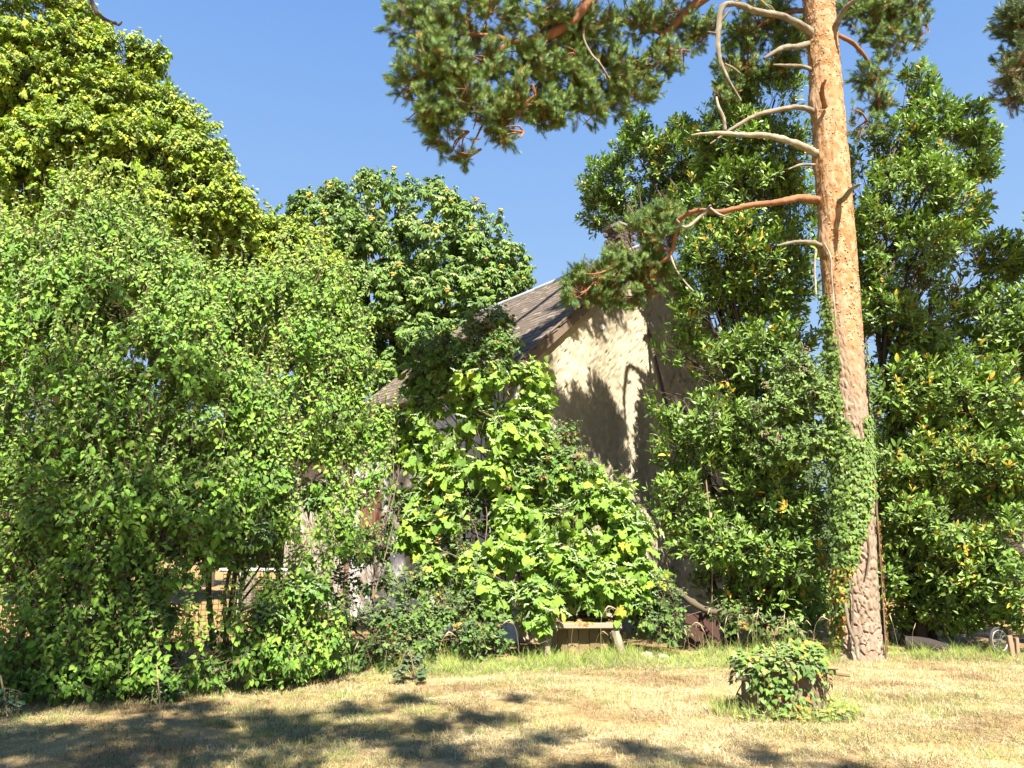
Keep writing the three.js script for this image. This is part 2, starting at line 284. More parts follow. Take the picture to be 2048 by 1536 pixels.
// ---------------------------------------------------------------- the cottage: local x along the gable, -z along the ridge, origin at the near corner
const HC = V(.126, 0, -14.5), HROT = 38 * Math.PI / 180, HW = 7.88, HL = 6.9, EAVE = 5.2, PEAK = 8.65, SLOPE = Math.atan2(PEAK - EAVE, HW / 2);
{
  const H = thing('stone_cottage', 'old rendered cottage with brown slate roof, overgrown by creepers behind the tall pine', 'cottage', [HC.x, 0, HC.z]); H.rotation.y = HROT;
  // rendered walls: a fine grid with real pits and lumps
  const wall = (name, w, h, topAt, tone, put, step = .035, rough = .02, flip = false) => {
    const nx = Math.round(w / step), ny = Math.round(h / step), b = new MB();
    for (let j = 0; j <= ny; j++) for (let i = 0; i <= nx; i++) {
      const x = i / nx * w, y = j / ny * topAt(x), q = put(x, y), pit = cells(x * 9, y * 9), n1 = fbm(x * 7, y * 7, 3), hole = pit[2] > .86 && pit[0] < .22 ? -1.2 : 0, e = rough * ((n1 - .5) * 1.6 + hole * .9 + (noise(x * 31, y * 31, 1) - .5) * .7 + (fbm(x * .7, y * .7, 8) - .5) * 2.4);
      b.vert(q[0] + q[3] * e, q[1], q[2] + q[4] * e, tone(x, y, hole), x, y);
    }
    for (let j = 0; j < ny; j++) for (let i = 0; i < nx; i++) { const a = j * (nx + 1) + i; b.quad(a, a + 1, a + nx + 2, a + nx + 1); }
    if (flip) b.i.reverse();
    return b.build(name, vcol(.97), H);
  };
  const roofY = (x) => x < HW / 2 ? EAVE + x * Math.tan(SLOPE) : EAVE + (HW - x) * Math.tan(SLOPE);
  const cream = (x, y) => { const n = fbm(x * 1.1, y * .8, 1), st = sstep(.44, .66, fbm(x * 2.3 + 5, y * .7, 4) * .7 + fbm(x * 9, y * 9, 3) * .3), l = .84 + .32 * fbm(x * 16, y * 16, 2); return [mixn(.42, .5, n) * l * mixn(1, .66, st), mixn(.355, .43, n) * l * mixn(1, .66, st), mixn(.25, .31, n) * l * mixn(1, .64, st)]; };
  wall('gable_wall', HW, 6, roofY, cream, (x, y) => [x, y, 0, 0, 1], .024, .034);
  const grey = (x, y) => { const w = sstep(.38, .5, fbm(x * 1.3 + 2, y * 1.3, 6)), l = .88 + .24 * noise(x * 12, y * 12, 7); return [mixn(.42, .78, w) * l, mixn(.36, .76, w) * l, mixn(.29, .73, w) * l]; };
  wall('side_wall', HL, EAVE, () => EAVE + .1, grey, (x, y) => [0, y, -x, -1, 0], .04, .025, true);
  const beige = (x, y) => { const n = fbm(x * 2.3, y * 2.3, 6), l = .8 + .4 * noise(x * 13, y * 13, 7); return [mixn(.42, .62, n) * l, mixn(.35, .55, n) * l, mixn(.28, .45, n) * l]; };
  wall('annex_wall', 4.3, 4.1, () => 4.2, beige, (x, y) => [.03, y, -HL - x, -1, 0], .045, .04, true);
  mesh('back_wall', block(HW - .1, EAVE, .3), std(.5, .44, .35), H).position.set(HW / 2, EAVE / 2, -HL + .1);
  mesh('right_wall', block(.3, EAVE, HL - .4), std(.5, .44, .35), H).position.set(HW - .17, EAVE / 2, -HL / 2);
  mesh('annex_side', block(3.4, 4.1, .3), std(.5, .44, .35), H).position.set(1.75, 2.05, -HL - 4.25);
  const lean = mesh('annex_roof', block(3.6, .12, 4.6, .02), std(.2, .15, .12), H); lean.position.set(1.6, 4.62, -HL - 2.1); lean.rotation.z = .28;
  // roof: two decks, slates one by one
  const roof = new THREE.Group(); roof.name = 'roof'; H.add(roof);
  const slateTones = [[.155, .118, .09], [.2, .155, .118], [.115, .09, .075], [.24, .19, .145], [.17, .14, .118]].map((c) => std(...c, .78));
  const slopeLen = HW / 2 / Math.cos(SLOPE) + .28, ux = Math.cos(SLOPE), uy = Math.sin(SLOPE);
  for (const side of [0, 1]) { const dk = mesh('roof_deck', block(slopeLen, .07, HL + .16, .008), std(.1, .075, .055), roof); dk.position.set(side ? HW - HW / 4 + .09 : HW / 4 - .09, (EAVE + PEAK) / 2 - .03 - .02, -HL / 2 + .02); dk.rotation.z = side ? -SLOPE : SLOPE; }
  const shapes = [0, 1, 2, 3].map((k) => block(.345, .016, .278, .003, .012 + k * .002));
  const rows = 27, cols = 24, pitch = slopeLen / rows, far = [], left = [];
  for (let r = 0; r < rows; r++) for (let c = 0; c < cols; c++) {
    const s = (r + .5) * pitch - .28, z = .1 - (c + .5 + (r % 2) * .5 - .25) * (HL + .16) / cols, m = new THREE.Matrix4().compose(V(ux * s - uy * .045, EAVE + uy * s + ux * .045, z + rr(-.012, .012)), new THREE.Quaternion().setFromEuler(new THREE.Euler(rr(-.03, .03), rr(-.03, .03), SLOPE - .055 + rr(-.02, .02))), V(1, 1, rr(.95, 1.02)));
    left.push({ m, key: r * .8 - c * .75, k: Math.floor(rnd() * 4), t: Math.floor(rnd() * 5) });
  }
  left.sort((a, b) => b.key - a.key).forEach((t, n) => { if (n < 300) { const q = mesh('slate', shapes[t.k], slateTones[t.t], roof); t.m.decompose(q.position, q.quaternion, q.scale); } else far.push(shapes[t.k].clone().applyMatrix4(t.m)); });
  for (let r = 0; r < 18; r++) for (let c = 0; c < 16; c++) { const g = shapes[0].clone(); g.scale(1, 1, 1.5); g.applyMatrix4(new THREE.Matrix4().compose(V(HW - ux * ((r + .5) * slopeLen / 18 - .28) + uy * .045, EAVE + uy * ((r + .5) * slopeLen / 18 - .28) + ux * .045, .1 - (c + .5) * (HL + .16) / 16), new THREE.Quaternion().setFromEuler(new THREE.Euler(0, 0, -SLOPE + .055)), V(1, 1, 1))); far.push(g); }
  const rest = mesh('slates', mergeGeometries(far), slateTones[1], roof); rest.userData.kind = 'stuff';
  const zinc = std(.52, .55, .6, .42, { metalness: .25 }), rc = new MB();
  for (let k = 0; k < 5; k++) { const z0 = .12 - k * (HL + .2) / 5, z1 = z0 - (HL + .2) / 5 - .03, y = PEAK + .045 - (k % 2) * .006; rc.tube([V(HW / 2, y, z0), V(HW / 2, y, z1)], [.085, .085], 12, { smooth: 1 }); }
  rc.build('ridge_cap', zinc, roof);
  const wood = std(.16, .115, .085, .85), fasc = new THREE.Group(); fasc.name = 'bargeboard'; H.add(fasc);
  for (const side of [0, 1]) { const n = 3, seg = (slopeLen - .02) / n; for (let k = 0; k < n; k++) { const g = mesh('board', block(seg - .012, .17, .035, .006, .01), wood, fasc), s = (k + .5) * seg - .27; g.position.set(side ? HW - ux * s + uy * -.05 : ux * s + uy * .05, EAVE + uy * s - ux * .06, .12 + (k % 2) * .004); g.rotation.z = side ? -SLOPE : SLOPE; } }
  const lath = mesh('roof_edge', block(slopeLen, .035, .06, .005), wood, H); lath.position.set(HW / 4 - .11, (EAVE + PEAK) / 2 + .02, .14); lath.rotation.z = SLOPE;
  // gutter and downpipe
  const gu = new MB(), gm = std(.62, .64, .66, .45, { metalness: .1 });
  { const n = 10, R = .075; for (let k = 0; k <= n; k++) for (const [q, dz] of [[R, 0], [R - .012, 0]]) { const a = Math.PI + k / n * Math.PI; for (const z of [.08, -HL - .25]) gu.vert(-.33 + Math.cos(a) * q, EAVE - .16 + Math.sin(a) * q, z); } for (let k = 0; k < n; k++) { const a = k * 4; gu.quad(a, a + 1, a + 5, a + 4); gu.quad(a + 2, a + 6, a + 7, a + 3); } }
  const gut = gu.build('gutter', gm, H); gm.side = THREE.DoubleSide;
  for (const z of [-1.6, -3.7, -5.6]) { const t = new THREE.TorusGeometry(.084, .014, 6, 14, Math.PI); const b = mesh('gutter_joint', t, gm, gut); b.position.set(-.33, EAVE - .16, z); b.rotation.z = Math.PI; }
  const fas = mesh('fascia', block(.03, .2, HL + .1, .004), wood, H); fas.position.set(-.235, EAVE - .1, -HL / 2);
  const rust = std(.16, .09, .065, .85), dp = new MB(); dp.tube([V(-.33, EAVE - .24, -HL + .05), V(-.3, EAVE - .4, -HL + .05), V(-.09, EAVE - .62, -HL + .02), V(-.09, 0, -HL + .02)], [.05, .05, .05, .05], 10, { smooth: 6 }); dp.build('downpipe', rust, H);
  // shuttered window in the white side wall
  const W = new THREE.Group(); W.name = 'window'; H.add(W); W.position.set(-.02, 2.45, -5.75);
  const red = std(.27, .12, .075, .8);
  for (const z of [-.45, .45]) mesh('frame', block(.09, 1.15, .08, .008), red, W).position.set(-.02, 0, z);
  for (const y of [-.56, .56]) mesh('frame', block(.09, .08, .82, .008), red, W).position.set(-.025, y, 0);
  for (let k = 0; k < 5; k++) mesh('shutter_board', block(.035, 1.02, .155, .008, .006), red, W).position.set(-.03, 0, -.33 + k * .165);
  mesh('sill', block(.14, .06, 1.1, .01), std(.5, .46, .4), W).position.set(-.06, -.64, 0);
  // bare quoin stones at the corner where the render has come away
  const qm = [[.42, .33, .2], [.36, .29, .2], [.48, .4, .27], [.3, .22, .14]].map((c) => std(...c));
  for (let k = 0; k < 46; k++) { const y = 2.2 + Math.floor(k / 2) * .128 + rr(-.02, .02), onGable = k % 2; const q = mesh('quoin_stone', rock(rr(.06, .1), [onGable ? 1.7 : .7, .72, onGable ? .7 : 1.5]), qm[k % 4], H); q.position.set(onGable ? rr(.02, .3) : -.005, y, onGable ? .01 : -rr(.05, .3)); }
  // chimney at the gable end of the ridge
  const ch = new THREE.Group(); ch.name = 'chimney'; H.add(ch); ch.position.set(HW / 2 - .05, PEAK - .3, -.9);
  const bm = [[.1, .075, .06], [.12, .085, .065], [.08, .065, .055]].map((c) => std(...c));
  for (let r = 0; r < 12; r++) for (let f = 0; f < 4; f++) for (let k = 0; k < 2; k++) { const g = mesh('brick', block(.235, .072, .11, .006), bm[Math.floor(rnd() * 3)], ch), o = (k - .5) * .25 + (r % 2 ? .06 : -.06); g.position.set(f < 2 ? o : (f === 2 ? -.2 : .2), r * .083, f < 2 ? (f ? .2 : -.2) : o * .6); if (f > 1) g.rotation.y = Math.PI / 2; }
  mesh('mortar_core', block(.42, 1.0, .42), std(.25, .22, .19), ch).position.y = .46;
  mesh('chimney_cap', block(.62, .08, .62, .02), std(.25, .23, .21), ch).position.y = 1.0;
  // small white plate high on the gable
  const pl = mesh('wall_plate', new THREE.CylinderGeometry(.06, .06, .03, 20), std(.8, .8, .8, .5), H); pl.rotation.x = Math.PI / 2; const q = H.worldToLocal(P(1219, 649, 15.7)); pl.position.set(q.x, q.y, .03);
}

// ---------------------------------------------------------------- the pine
const PZ = 12.7;
{
  const foot = P(1714, 1318, PZ); foot.y = 0;
  const T = thing('pine_tree', 'tall pine with orange flaking trunk and bare dead branches in front of the cottage', 'tree', [foot.x, 0, foot.z]);
  const rel = (q) => q.sub(foot);
  const line = [[1325, 1715, 100], [1305, 1714, 92], [1240, 1714, 86], [1100, 1709, 80], [900, 1701, 75], [700, 1690, 72], [500, 1676, 71], [300, 1661, 67], [100, 1646, 63], [0, 1637, 62], [-120, 1626, 60], [-300, 1605, 56], [-600, 1560, 44], [-850, 1520, 26]];
  const pts = line.map(([y, x]) => rel(P(x, y, PZ))), rad = line.map(([y, x, w]) => { const q = P(x, y, PZ); return w / 2 * .95 * along(q) / FOCAL; }); pts[0].y = -.1;
  // trunk skin: plated grey bark below, thin orange scaling bark above
  const cv = new THREE.CatmullRomCurve3(pts, false, 'centripetal'), NS = 130, NK = 720, b = new MB(), cl = new THREE.CatmullRomCurve3(pts.map((q, i) => V(rad[i], 0, i)));
  const pos = (t) => cv.getPoint(t), radAt = (t) => { const a = t * (rad.length - 1), i = Math.min(rad.length - 2, Math.floor(a)); return mixn(rad[i], rad[i + 1], a - i); };
  for (let k = 0; k <= NK; k++) {
    const t = k / NK, q = pos(t), r0 = radAt(t), y = q.y;
    for (let s = 0; s <= NS; s++) {
      const a = (s % NS) / NS * 6.28318, ca = Math.cos(a), sa = Math.sin(a), arc = a * .34, low = 1 - sstep(3.4, 6.4, y + (fbm(ca * 2, y * .8, sa * 2) - .5) * 2.6);
      const wx = (s % NS) / NS, e1 = cells(wx * 26, y * 6.2 + fbm(ca * 3, y * 3, sa * 3) * 1.2), e2 = cells(wx * 20 + 7, y * 11), crack = sstep(.02, .2, e1[1] - e1[0]), plate = crack * (.6 + .8 * e1[2]);
      let e = low * (plate * .03 - .012 + (fbm(ca * 14, y * 16, sa * 14) - .5) * .014) + (1 - low) * ((e2[2] - .5) * .007 + (fbm(ca * 6, y * 3, sa * 6) - .5) * .03 + (noise(ca * 22, y * 18, sa * 22) - .5) * .008);
      e += (fbm(ca * 1.5 + 2, y * .5, sa * 1.5) - .5) * .05;
      for (const [by, bp, bs] of [[6.95, 3.3, .05], [8.55, 3.5, .045], [9.7, 3.2, .05], [5.75, 3.4, .03]]) { let da = Math.abs(a - bp); da = Math.min(da, 6.283 - da); e += bs * Math.exp(-da * da * 3 - (y - by) * (y - by) * 18); }
      const flare = .05 * Math.exp(-y * 4.5) * (1 + .5 * Math.sin(a * 5 + 1)), r = r0 + e + flare;
      const n = fbm(ca * 5, y * 4, sa * 5), f = e2[2], grey = [mixn(.235, .33, n) * (.85 + .3 * e1[2]), mixn(.175, .255, n) * (.85 + .3 * e1[2]), mixn(.13, .19, n) * (.85 + .3 * e1[2])];
      const oc = f > .62 ? [.42, .265, .145] : f > .3 ? [.38, .205, .085] : [.29, .14, .05], pale = sstep(.5, .75, fbm(ca * 2.4 + 9, y * 1.4, sa * 2.4)), or = [mixn(oc[0], .45, pale * .6), mixn(oc[1], .3, pale * .6), mixn(oc[2], .19, pale * .6)];
      if (low > .5 && crack < .35) { grey[0] = .24; grey[1] = .15; grey[2] = .095; }
      b.vert(q.x + ca * r, q.y, q.z + sa * r, [mixn(or[0], grey[0], low), mixn(or[1], grey[1], low), mixn(or[2], grey[2], low)], wx * 2, y);
    }
  }
  for (let k = 0; k < NK; k++) for (let s = 0; s < NS; s++) { const a = k * (NS + 1) + s; b.quad(a, a + NS + 1, a + NS + 2, a + 1); }
  b.build('trunk', vcol(.9), T);
  // curling scales of thin bark that stand off the upper trunk
  const fl = blade((t) => Math.pow(Math.sin(Math.PI * clamp(t, .08, .92)), .5), .9, { n: 3, fold: .35, curl: .5 }), NF = 6200, flakes = new THREE.InstancedMesh(fl, new THREE.MeshStandardMaterial({ color: 0xffffff, roughness: .85, side: THREE.DoubleSide }), NF), M = new THREE.Matrix4(), col = new THREE.Color();
  for (let k = 0; k < NF; k++) {
    let t, y; do { t = rr(.12, .84); y = pos(t).y; } while (y < 3 || (y < 5 && rnd() < .6)); const q = pos(t), a = rnd() * 6.283, r = radAt(t) + .008, n = V(Math.cos(a), rr(-.1, .3), Math.sin(a)).normalize(), d = V(-Math.sin(a), 0, Math.cos(a)).multiplyScalar(rr(-1, 1)).add(V(0, rr(-1, 1), 0)).normalize(), x = V().crossVectors(d, n).normalize(), l = rr(.012, .048);
    M.makeBasis(x.multiplyScalar(l * rr(.5, 1)), d.addScaledVector(n, rr(.0, .38)).normalize().multiplyScalar(l), n.multiplyScalar(l)).setPosition(q.x + Math.cos(a) * r, q.y, q.z + Math.sin(a) * r); flakes.setMatrixAt(k, M);
    const w = rnd(); col.setRGB(mixn(.3, .42, w), mixn(.16, .3, w), mixn(.065, .18, w)); flakes.setColorAt(k, col);
  }
  flakes.name = 'bark_scales'; flakes.userData.kind = 'stuff'; T.add(flakes);
  // dead and living branches: [x, y, width, metres nearer (-) or farther (+)]
  const tinted = (r, g, b) => std(r, g, b, .92, { vertexColors: true }), deadM = tinted(.2, .165, .12), liveM = tinted(.27, .12, .055), paleM = tinted(.29, .25, .19), plainM = std(.27, .12, .055);
  const br = (name, mat, q, smooth = 5) => { const m = new MB(), o = rr(0, 40), kn = name === 'limb' ? 0 : .35; m.tube(q.map(([x, y, w, dz = 0], k) => rel(P(x + (k ? rr(-w, w) * kn : 0), y + (k ? rr(-w, w) * kn : 0), PZ + dz + (k ? rr(-.03, .03) : 0)))), q.map(([x, y, w, dz = 0]) => w / 2 * .85 * along(P(x, y, PZ + dz)) / FOCAL), 10, { smooth: smooth + 4, bump: (a, l, c) => 1 + (fbm(a * 1.3 + o, l * 7, c * 1.3) - .5) * .75 + (noise(a * 3 + o, l * 26, c * 3) - .5) * .35, col: (x, y, z) => { const n = fbm(x * 9 + o, y * 9, z * 9), l = sstep(.5, .66, fbm(x * 14, y * 14 + o, z * 14)) * (mat === liveM ? .3 : .7); return [mixn(mixn(.6, 1.25, n), 1.35, l), mixn(mixn(.58, 1.2, n), 1.55, l), mixn(mixn(.55, 1.15, n), 1.6, l)]; } }); return m.build(name, mat, T); };
  br('dead_branch', deadM, [[1632, 74, 20, -.05], [1600, 52, 16, -.3], [1560, 36, 15, -.45], [1510, 22, 14, -.6], [1475, 6, 14, -.7], [1452, 16, 14, -.75], [1434, 62, 13, -.8], [1436, 108, 10, -.85], [1452, 150, 7, -.9], [1482, 202, 4, -.95]]);
  br('dead_branch', deadM, [[1440, 45, 7, -.8], [1452, 30, 6, -.85], [1462, 20, 4, -.9]]); br('dead_branch', deadM, [[1436, 68, 7, -.8], [1424, 64, 4, -.8], [1415, 64, 2, -.8]]); br('dead_branch', deadM, [[1450, 128, 6, -.9], [1468, 138, 4, -.9], [1482, 148, 3, -.9]]);
  br('dead_branch', deadM, [[1470, 4, 8, -.7], [1500, -10, 6, -.7], [1540, 18, 4, -.6]]); br('dead_branch', deadM, [[1553, 30, 5, -.45], [1540, 14, 4, -.5], [1525, 8, 3, -.5]]);
  br('dead_branch', deadM, [[1625, 85, 16, 0], [1600, 88, 14, -.2], [1565, 100, 12, -.4], [1527, 120, 8, -.5]]);
  br('dead_branch', deadM, [[1630, 142, 11, 0], [1605, 136, 9, -.15], [1575, 132, 8, -.3], [1546, 130, 4, -.4]]);
  br('dead_branch', deadM, [[1635, 226, 14, 0], [1600, 218, 12, -.2], [1558, 216, 12, -.4], [1515, 230, 10, -.6], [1470, 252, 8, -.8], [1420, 288, 3, -1]]);
  br('dead_branch', paleM, [[1640, 312, 20, 0], [1605, 297, 16, -.3], [1565, 279, 15, -.55], [1528, 268, 14, -.75], [1480, 266, 11, -1], [1430, 266, 9, -1.2], [1400, 268, 6, -1.3], [1383, 271, 4, -1.35]]);
  br('dead_branch', paleM, [[1450, 262, 9, -1.1], [1446, 238, 8, -1.15], [1438, 215, 7, -1.2], [1434, 194, 5, -1.2]]);
  br('dead_branch', deadM, [[1632, 330, 8, 0], [1600, 332, 6, -.2], [1576, 338, 3, -.3]]);
  br('dead_branch', deadM, [[1648, 494, 13, 0], [1615, 486, 11, -.25], [1585, 484, 8, -.4], [1553, 491, 4, -.55]]);
  br('dead_branch', deadM, [[1668, 62, 16, -.2], [1672, 48, 14, -.35], [1690, 22, 12, -.55], [1722, -6, 9, -.8], [1760, -20, 6, -1]]);
  br('branch_stub', deadM, [[1677, 405, 13, -.26], [1690, 391, 12, -.5], [1706, 378, 9, -.75], [1722, 366, 6, -.95]]);
  br('branch_stub', liveM, [[1650, 215, 13, -.3], [1646, 190, 12, -.55], [1648, 172, 10, -.7], [1652, 158, 6, -.8]]);
  br('living_branch', liveM, [[1640, 402, 20, 0], [1600, 396, 17, -.2], [1558, 402, 15, -.35], [1500, 411, 14, -.4], [1440, 421, 12, -.3], [1392, 424, 11, -.1], [1362, 440, 11, .15], [1352, 478, 10, .35], [1338, 508, 10, .5], [1312, 530, 9, .7], [1300, 552, 7, .8]]);
  br('living_branch', liveM, [[1312, 530, 8, .7], [1270, 530, 6, .8], [1220, 560, 5, .9], [1165, 570, 3, .9]]); br('living_branch', liveM, [[1340, 505, 7, .5], [1300, 480, 5, .6], [1270, 470, 3, .6]]);
  br('dead_branch', paleM, [[1422, 412, 7, -.25], [1400, 430, 9, -.3], [1372, 456, 8, -.3], [1352, 440, 4, -.3]]); br('dead_branch', paleM, [[1418, 414, 6, -.3], [1440, 428, 5, -.45], [1462, 436, 3, -.5]]);
  br('dead_branch', paleM, [[1340, 508, 5, .5], [1352, 540, 4, .4], [1372, 566, 4, .4], [1388, 582, 3, .3]]);
  br('dead_branch', deadM, [[1185, -5, 5, -1.4], [1172, 40, 5, -1.4], [1168, 72, 5, -1.4], [1182, 110, 6, -1.4], [1200, 128, 5, -1.4], [1218, 156, 3, -1.4]]); br('dead_branch', deadM, [[1196, 118, 5, -1.4], [1206, 142, 4, -1.4], [1212, 158, 2, -1.4]]);
  // limbs into the crown
  br('limb', liveM, [[1615, -260, 40, 0], [1450, -230, 34, -.7], [1300, -120, 30, -1.2], [1190, -10, 26, -1.5], [1130, 52, 24, -1.6], [1080, 78, 22, -1.6], [1030, 84, 18, -1.65], [975, 120, 16, -1.7], [930, 160, 11, -1.8], [890, 230, 6, -1.9]]);
  br('limb', liveM, [[1560, -600, 36, 0], [1400, -620, 30, -1.5], [1150, -520, 26, -2.4], [950, -300, 18, -2.6], [870, -120, 12, -2.4], [840, 20, 8, -2.2], [850, 110, 4, -2.1]]);
  br('limb', liveM, [[1030, 84, 14, -1.65], [980, 72, 11, -1.8], [920, 66, 8, -2], [850, 60, 5, -2.1]]); br('limb', liveM, [[975, 120, 9, -1.7], [1000, 180, 6, -1.6], [960, 260, 4, -1.6], [930, 320, 2, -1.6]]);
  br('limb', liveM, [[1630, -90, 34, 0], [1500, -60, 26, .4], [1390, 10, 24, .5], [1330, 70, 20, .5], [1280, 130, 15, .4], [1220, 200, 9, .3], [1180, 230, 4, .2]]); br('limb', liveM, [[1330, 70, 11, .5], [1270, 46, 9, .4], [1210, 40, 6, .2]]); br('limb', liveM, [[1090, 76, 10, -1.6], [1090, 150, 7, -1.4], [1050, 190, 4, -1.3]]);
  br('limb', liveM, [[1600, -200, 24, 0], [1700, -130, 18, .8], [1770, -20, 12, 1.2], [1800, 60, 7, 1.3]]); br('limb', liveM, [[1640, 60, 14, .2], [1710, 90, 9, .9], [1750, 150, 6, 1.2], [1760, 230, 4, 1.2]]); br('limb', liveM, [[1640, 20, 14, .2], [1560, 30, 10, .9], [1500, 70, 7, 1.3], [1470, 150, 4, 1.4]]);
  br('dry_ivy_stem', paleM, [[1632, 500, 5, -.2], [1630, 540, 5, -.25], [1633, 590, 5, -.25]]); br('dry_ivy_stem', paleM, [[1648, 486, 5, -.3], [1660, 510, 4, -.36], [1664, 550, 4, -.36], [1668, 600, 4, -.36], [1672, 650, 3, -.36]]); br('dry_ivy_stem', deadM, [[1690, 1205, 6, -.4], [1700, 1250, 7, -.42], [1712, 1290, 8, -.45], [1718, 1318, 8, -.5]]);
  // needles
  const pn = new Plant('pine_tree', '', '', foot, { geos: [shoot(130, .1, .075, .0019), shoot(110, .08, .07, .0019), shoot(140, .13, .07, .0019)], palette: [C(.17, .285, .06), C(.12, .235, .07), C(.24, .34, .06), C(.36, .27, .08), C(.15, .25, .085)], mat: new THREE.MeshStandardMaterial({ color: 0xffffff, vertexColors: true, roughness: .55, side: THREE.DoubleSide }), partLimit: 0, wood: plainM, leafName: 'needles' });
  scene.remove(pn.g); names.pine_tree--; pn.g = T; pn.o = foot.clone();
  const pineSprig = (pl, p, ax, out, len) => { pl.twig(p.clone().addScaledVector(ax, -len), ax, len * 1.2, .005); const n = 3 + Math.floor(rnd() * 3); for (let k = 0; k < n; k++) { const d = ax.clone().add(randDir().multiplyScalar(.75)).normalize(), s = rr(.75, 1.1); pl.leaf(p.clone().addScaledVector(ax, rr(-.12, .04)), d, randDir(), s, s, rnd() < .05 ? 3 : Math.floor(rnd() * 5) % 5 === 3 ? 0 : Math.floor(rnd() * 3), Math.floor(rnd() * 3)); } };
  const PL = [
    L(860, 50, 10.7, 95, 70, .7), L(950, 20, 10.8, 90, 60, .7), L(810, 30, 10.6, 38, 34, .4), L(830, 160, 10.6, 52, 40, .5), L(880, 130, 10.4, 70, 50, .6), L(850, 220, 10.6, 52, 48, .5), L(920, 210, 10.7, 75, 55, .55), L(960, 130, 10.8, 62, 45, .5), L(905, 275, 10.9, 55, 32, .4, .7), L(930, 310, 11, 34, 22, .3, .55), L(1000, 230, 11, 50, 40, .4, .8), L(1015, 275, 11, 26, 18, .3, .8), L(1040, 200, 11, 44, 50, .5),
    L(1080, 30, 11, 70, 50, .6), L(1120, 130, 11.4, 55, 42, .45), L(1100, 220, 11.5, 60, 34, .45), L(1160, 215, 11.8, 60, 36, .45), L(1160, 150, 11.6, 54, 46, .5, .9), L(1180, 60, 12, 58, 40, .5, .7), L(1260, 40, 13, 62, 44, .5, .8), L(1280, 140, 13, 64, 56, .5, 1), L(1210, 130, 12.4, 60, 60, .5, .9), L(1140, 60, 11.6, 60, 50, .5, .8), L(1060, 130, 11.2, 60, 50, .5, .8), L(1230, 200, 12.8, 48, 36, .4, .8), L(1340, 110, 13, 44, 36, .4, .9), L(1330, 30, 13.3, 54, 40, .4, .8), L(1400, 60, 13.4, 50, 42, .4, .6), L(1290, 185, 13, 30, 28, .3, .5),
    L(1500, 60, 14, 70, 45, .5, .8), L(1550, 20, 14, 60, 40, .5, .8), L(1470, 130, 14, 44, 40, .4, .7), L(1590, 70, 14, 46, 50, .4, .7), L(1450, 190, 14, 30, 24, .3, .7), L(1560, 120, 14, 40, 40, .3, .7),
    L(1790, 20, 14, 70, 46, .5), L(1740, 60, 14, 46, 40, .4), L(1830, 60, 14, 28, 36, .4), L(1780, 90, 14, 44, 26, .4), L(1740, 150, 14, 40, 34, .4, .7), L(1760, 200, 14, 34, 24, .3, .7), L(1710, 250, 14, 40, 40, .4, .6), L(1720, 10, 14, 50, 40, .4, .8),
    L(1300, 460, 13.5, 66, 42, .34, 1.2), L(1250, 525, 13.5, 58, 42, .32, 1.1), L(1165, 570, 13.4, 44, 42, .28, 1.25), L(1150, 590, 13.4, 30, 26, .25, 1.4), L(1330, 460, 13.2, 60, 40, .3, .8), L(1200, 545, 13.3, 50, 36, .25, .9), L(1210, 585, 13.6, 48, 32, .28, 1.1), L(1290, 560, 13.6, 44, 48, .35, .9), L(1335, 430, 13.3, 38, 24, .3, 1.1), L(1325, 540, 13.6, 30, 40, .3, .6), L(1260, 600, 13.8, 40, 26, .3, .7),
    // the crown above the frame, which shades the cottage roof and the laurels
    L(1000, -180, 11, 150, 100, 1, .4), L(1150, -230, 10, 70, 60, .5, .5), L(1640, -380, 12.7, 160, 120, 1.2, .4), L(1830, -200, 13.5, 120, 90, 1, .4), L(1560, -620, 12.9, 150, 100, 1.2, .4)];
  crown(pn, PL, { per: 92, sprig: pineSprig, shell: .8, clump: 3.2, gap: .47, upward: .55, back: .15, len: [.12, .3], rim: .25 });
  const bm2 = new MB(); for (const q of PL) for (let k = 0; k < 5; k++) { const d = randDir(), e = V(q.c.x + d.x * q.r[0] * .85, q.c.y + d.y * q.r[1] * .85, q.c.z + d.z * q.r[2] * .85), s = q.c.clone().add(V(.25, .1, 0)); bm2.tube([s, s.clone().lerp(e, .5).add(randDir().multiplyScalar(.08)), e].map((w) => w.clone().sub(foot)), [.02, .014, .006], 5, { smooth: 3 }); }
  bm2.build('fine_branches', liveM, T).userData.kind = 'stuff';
}


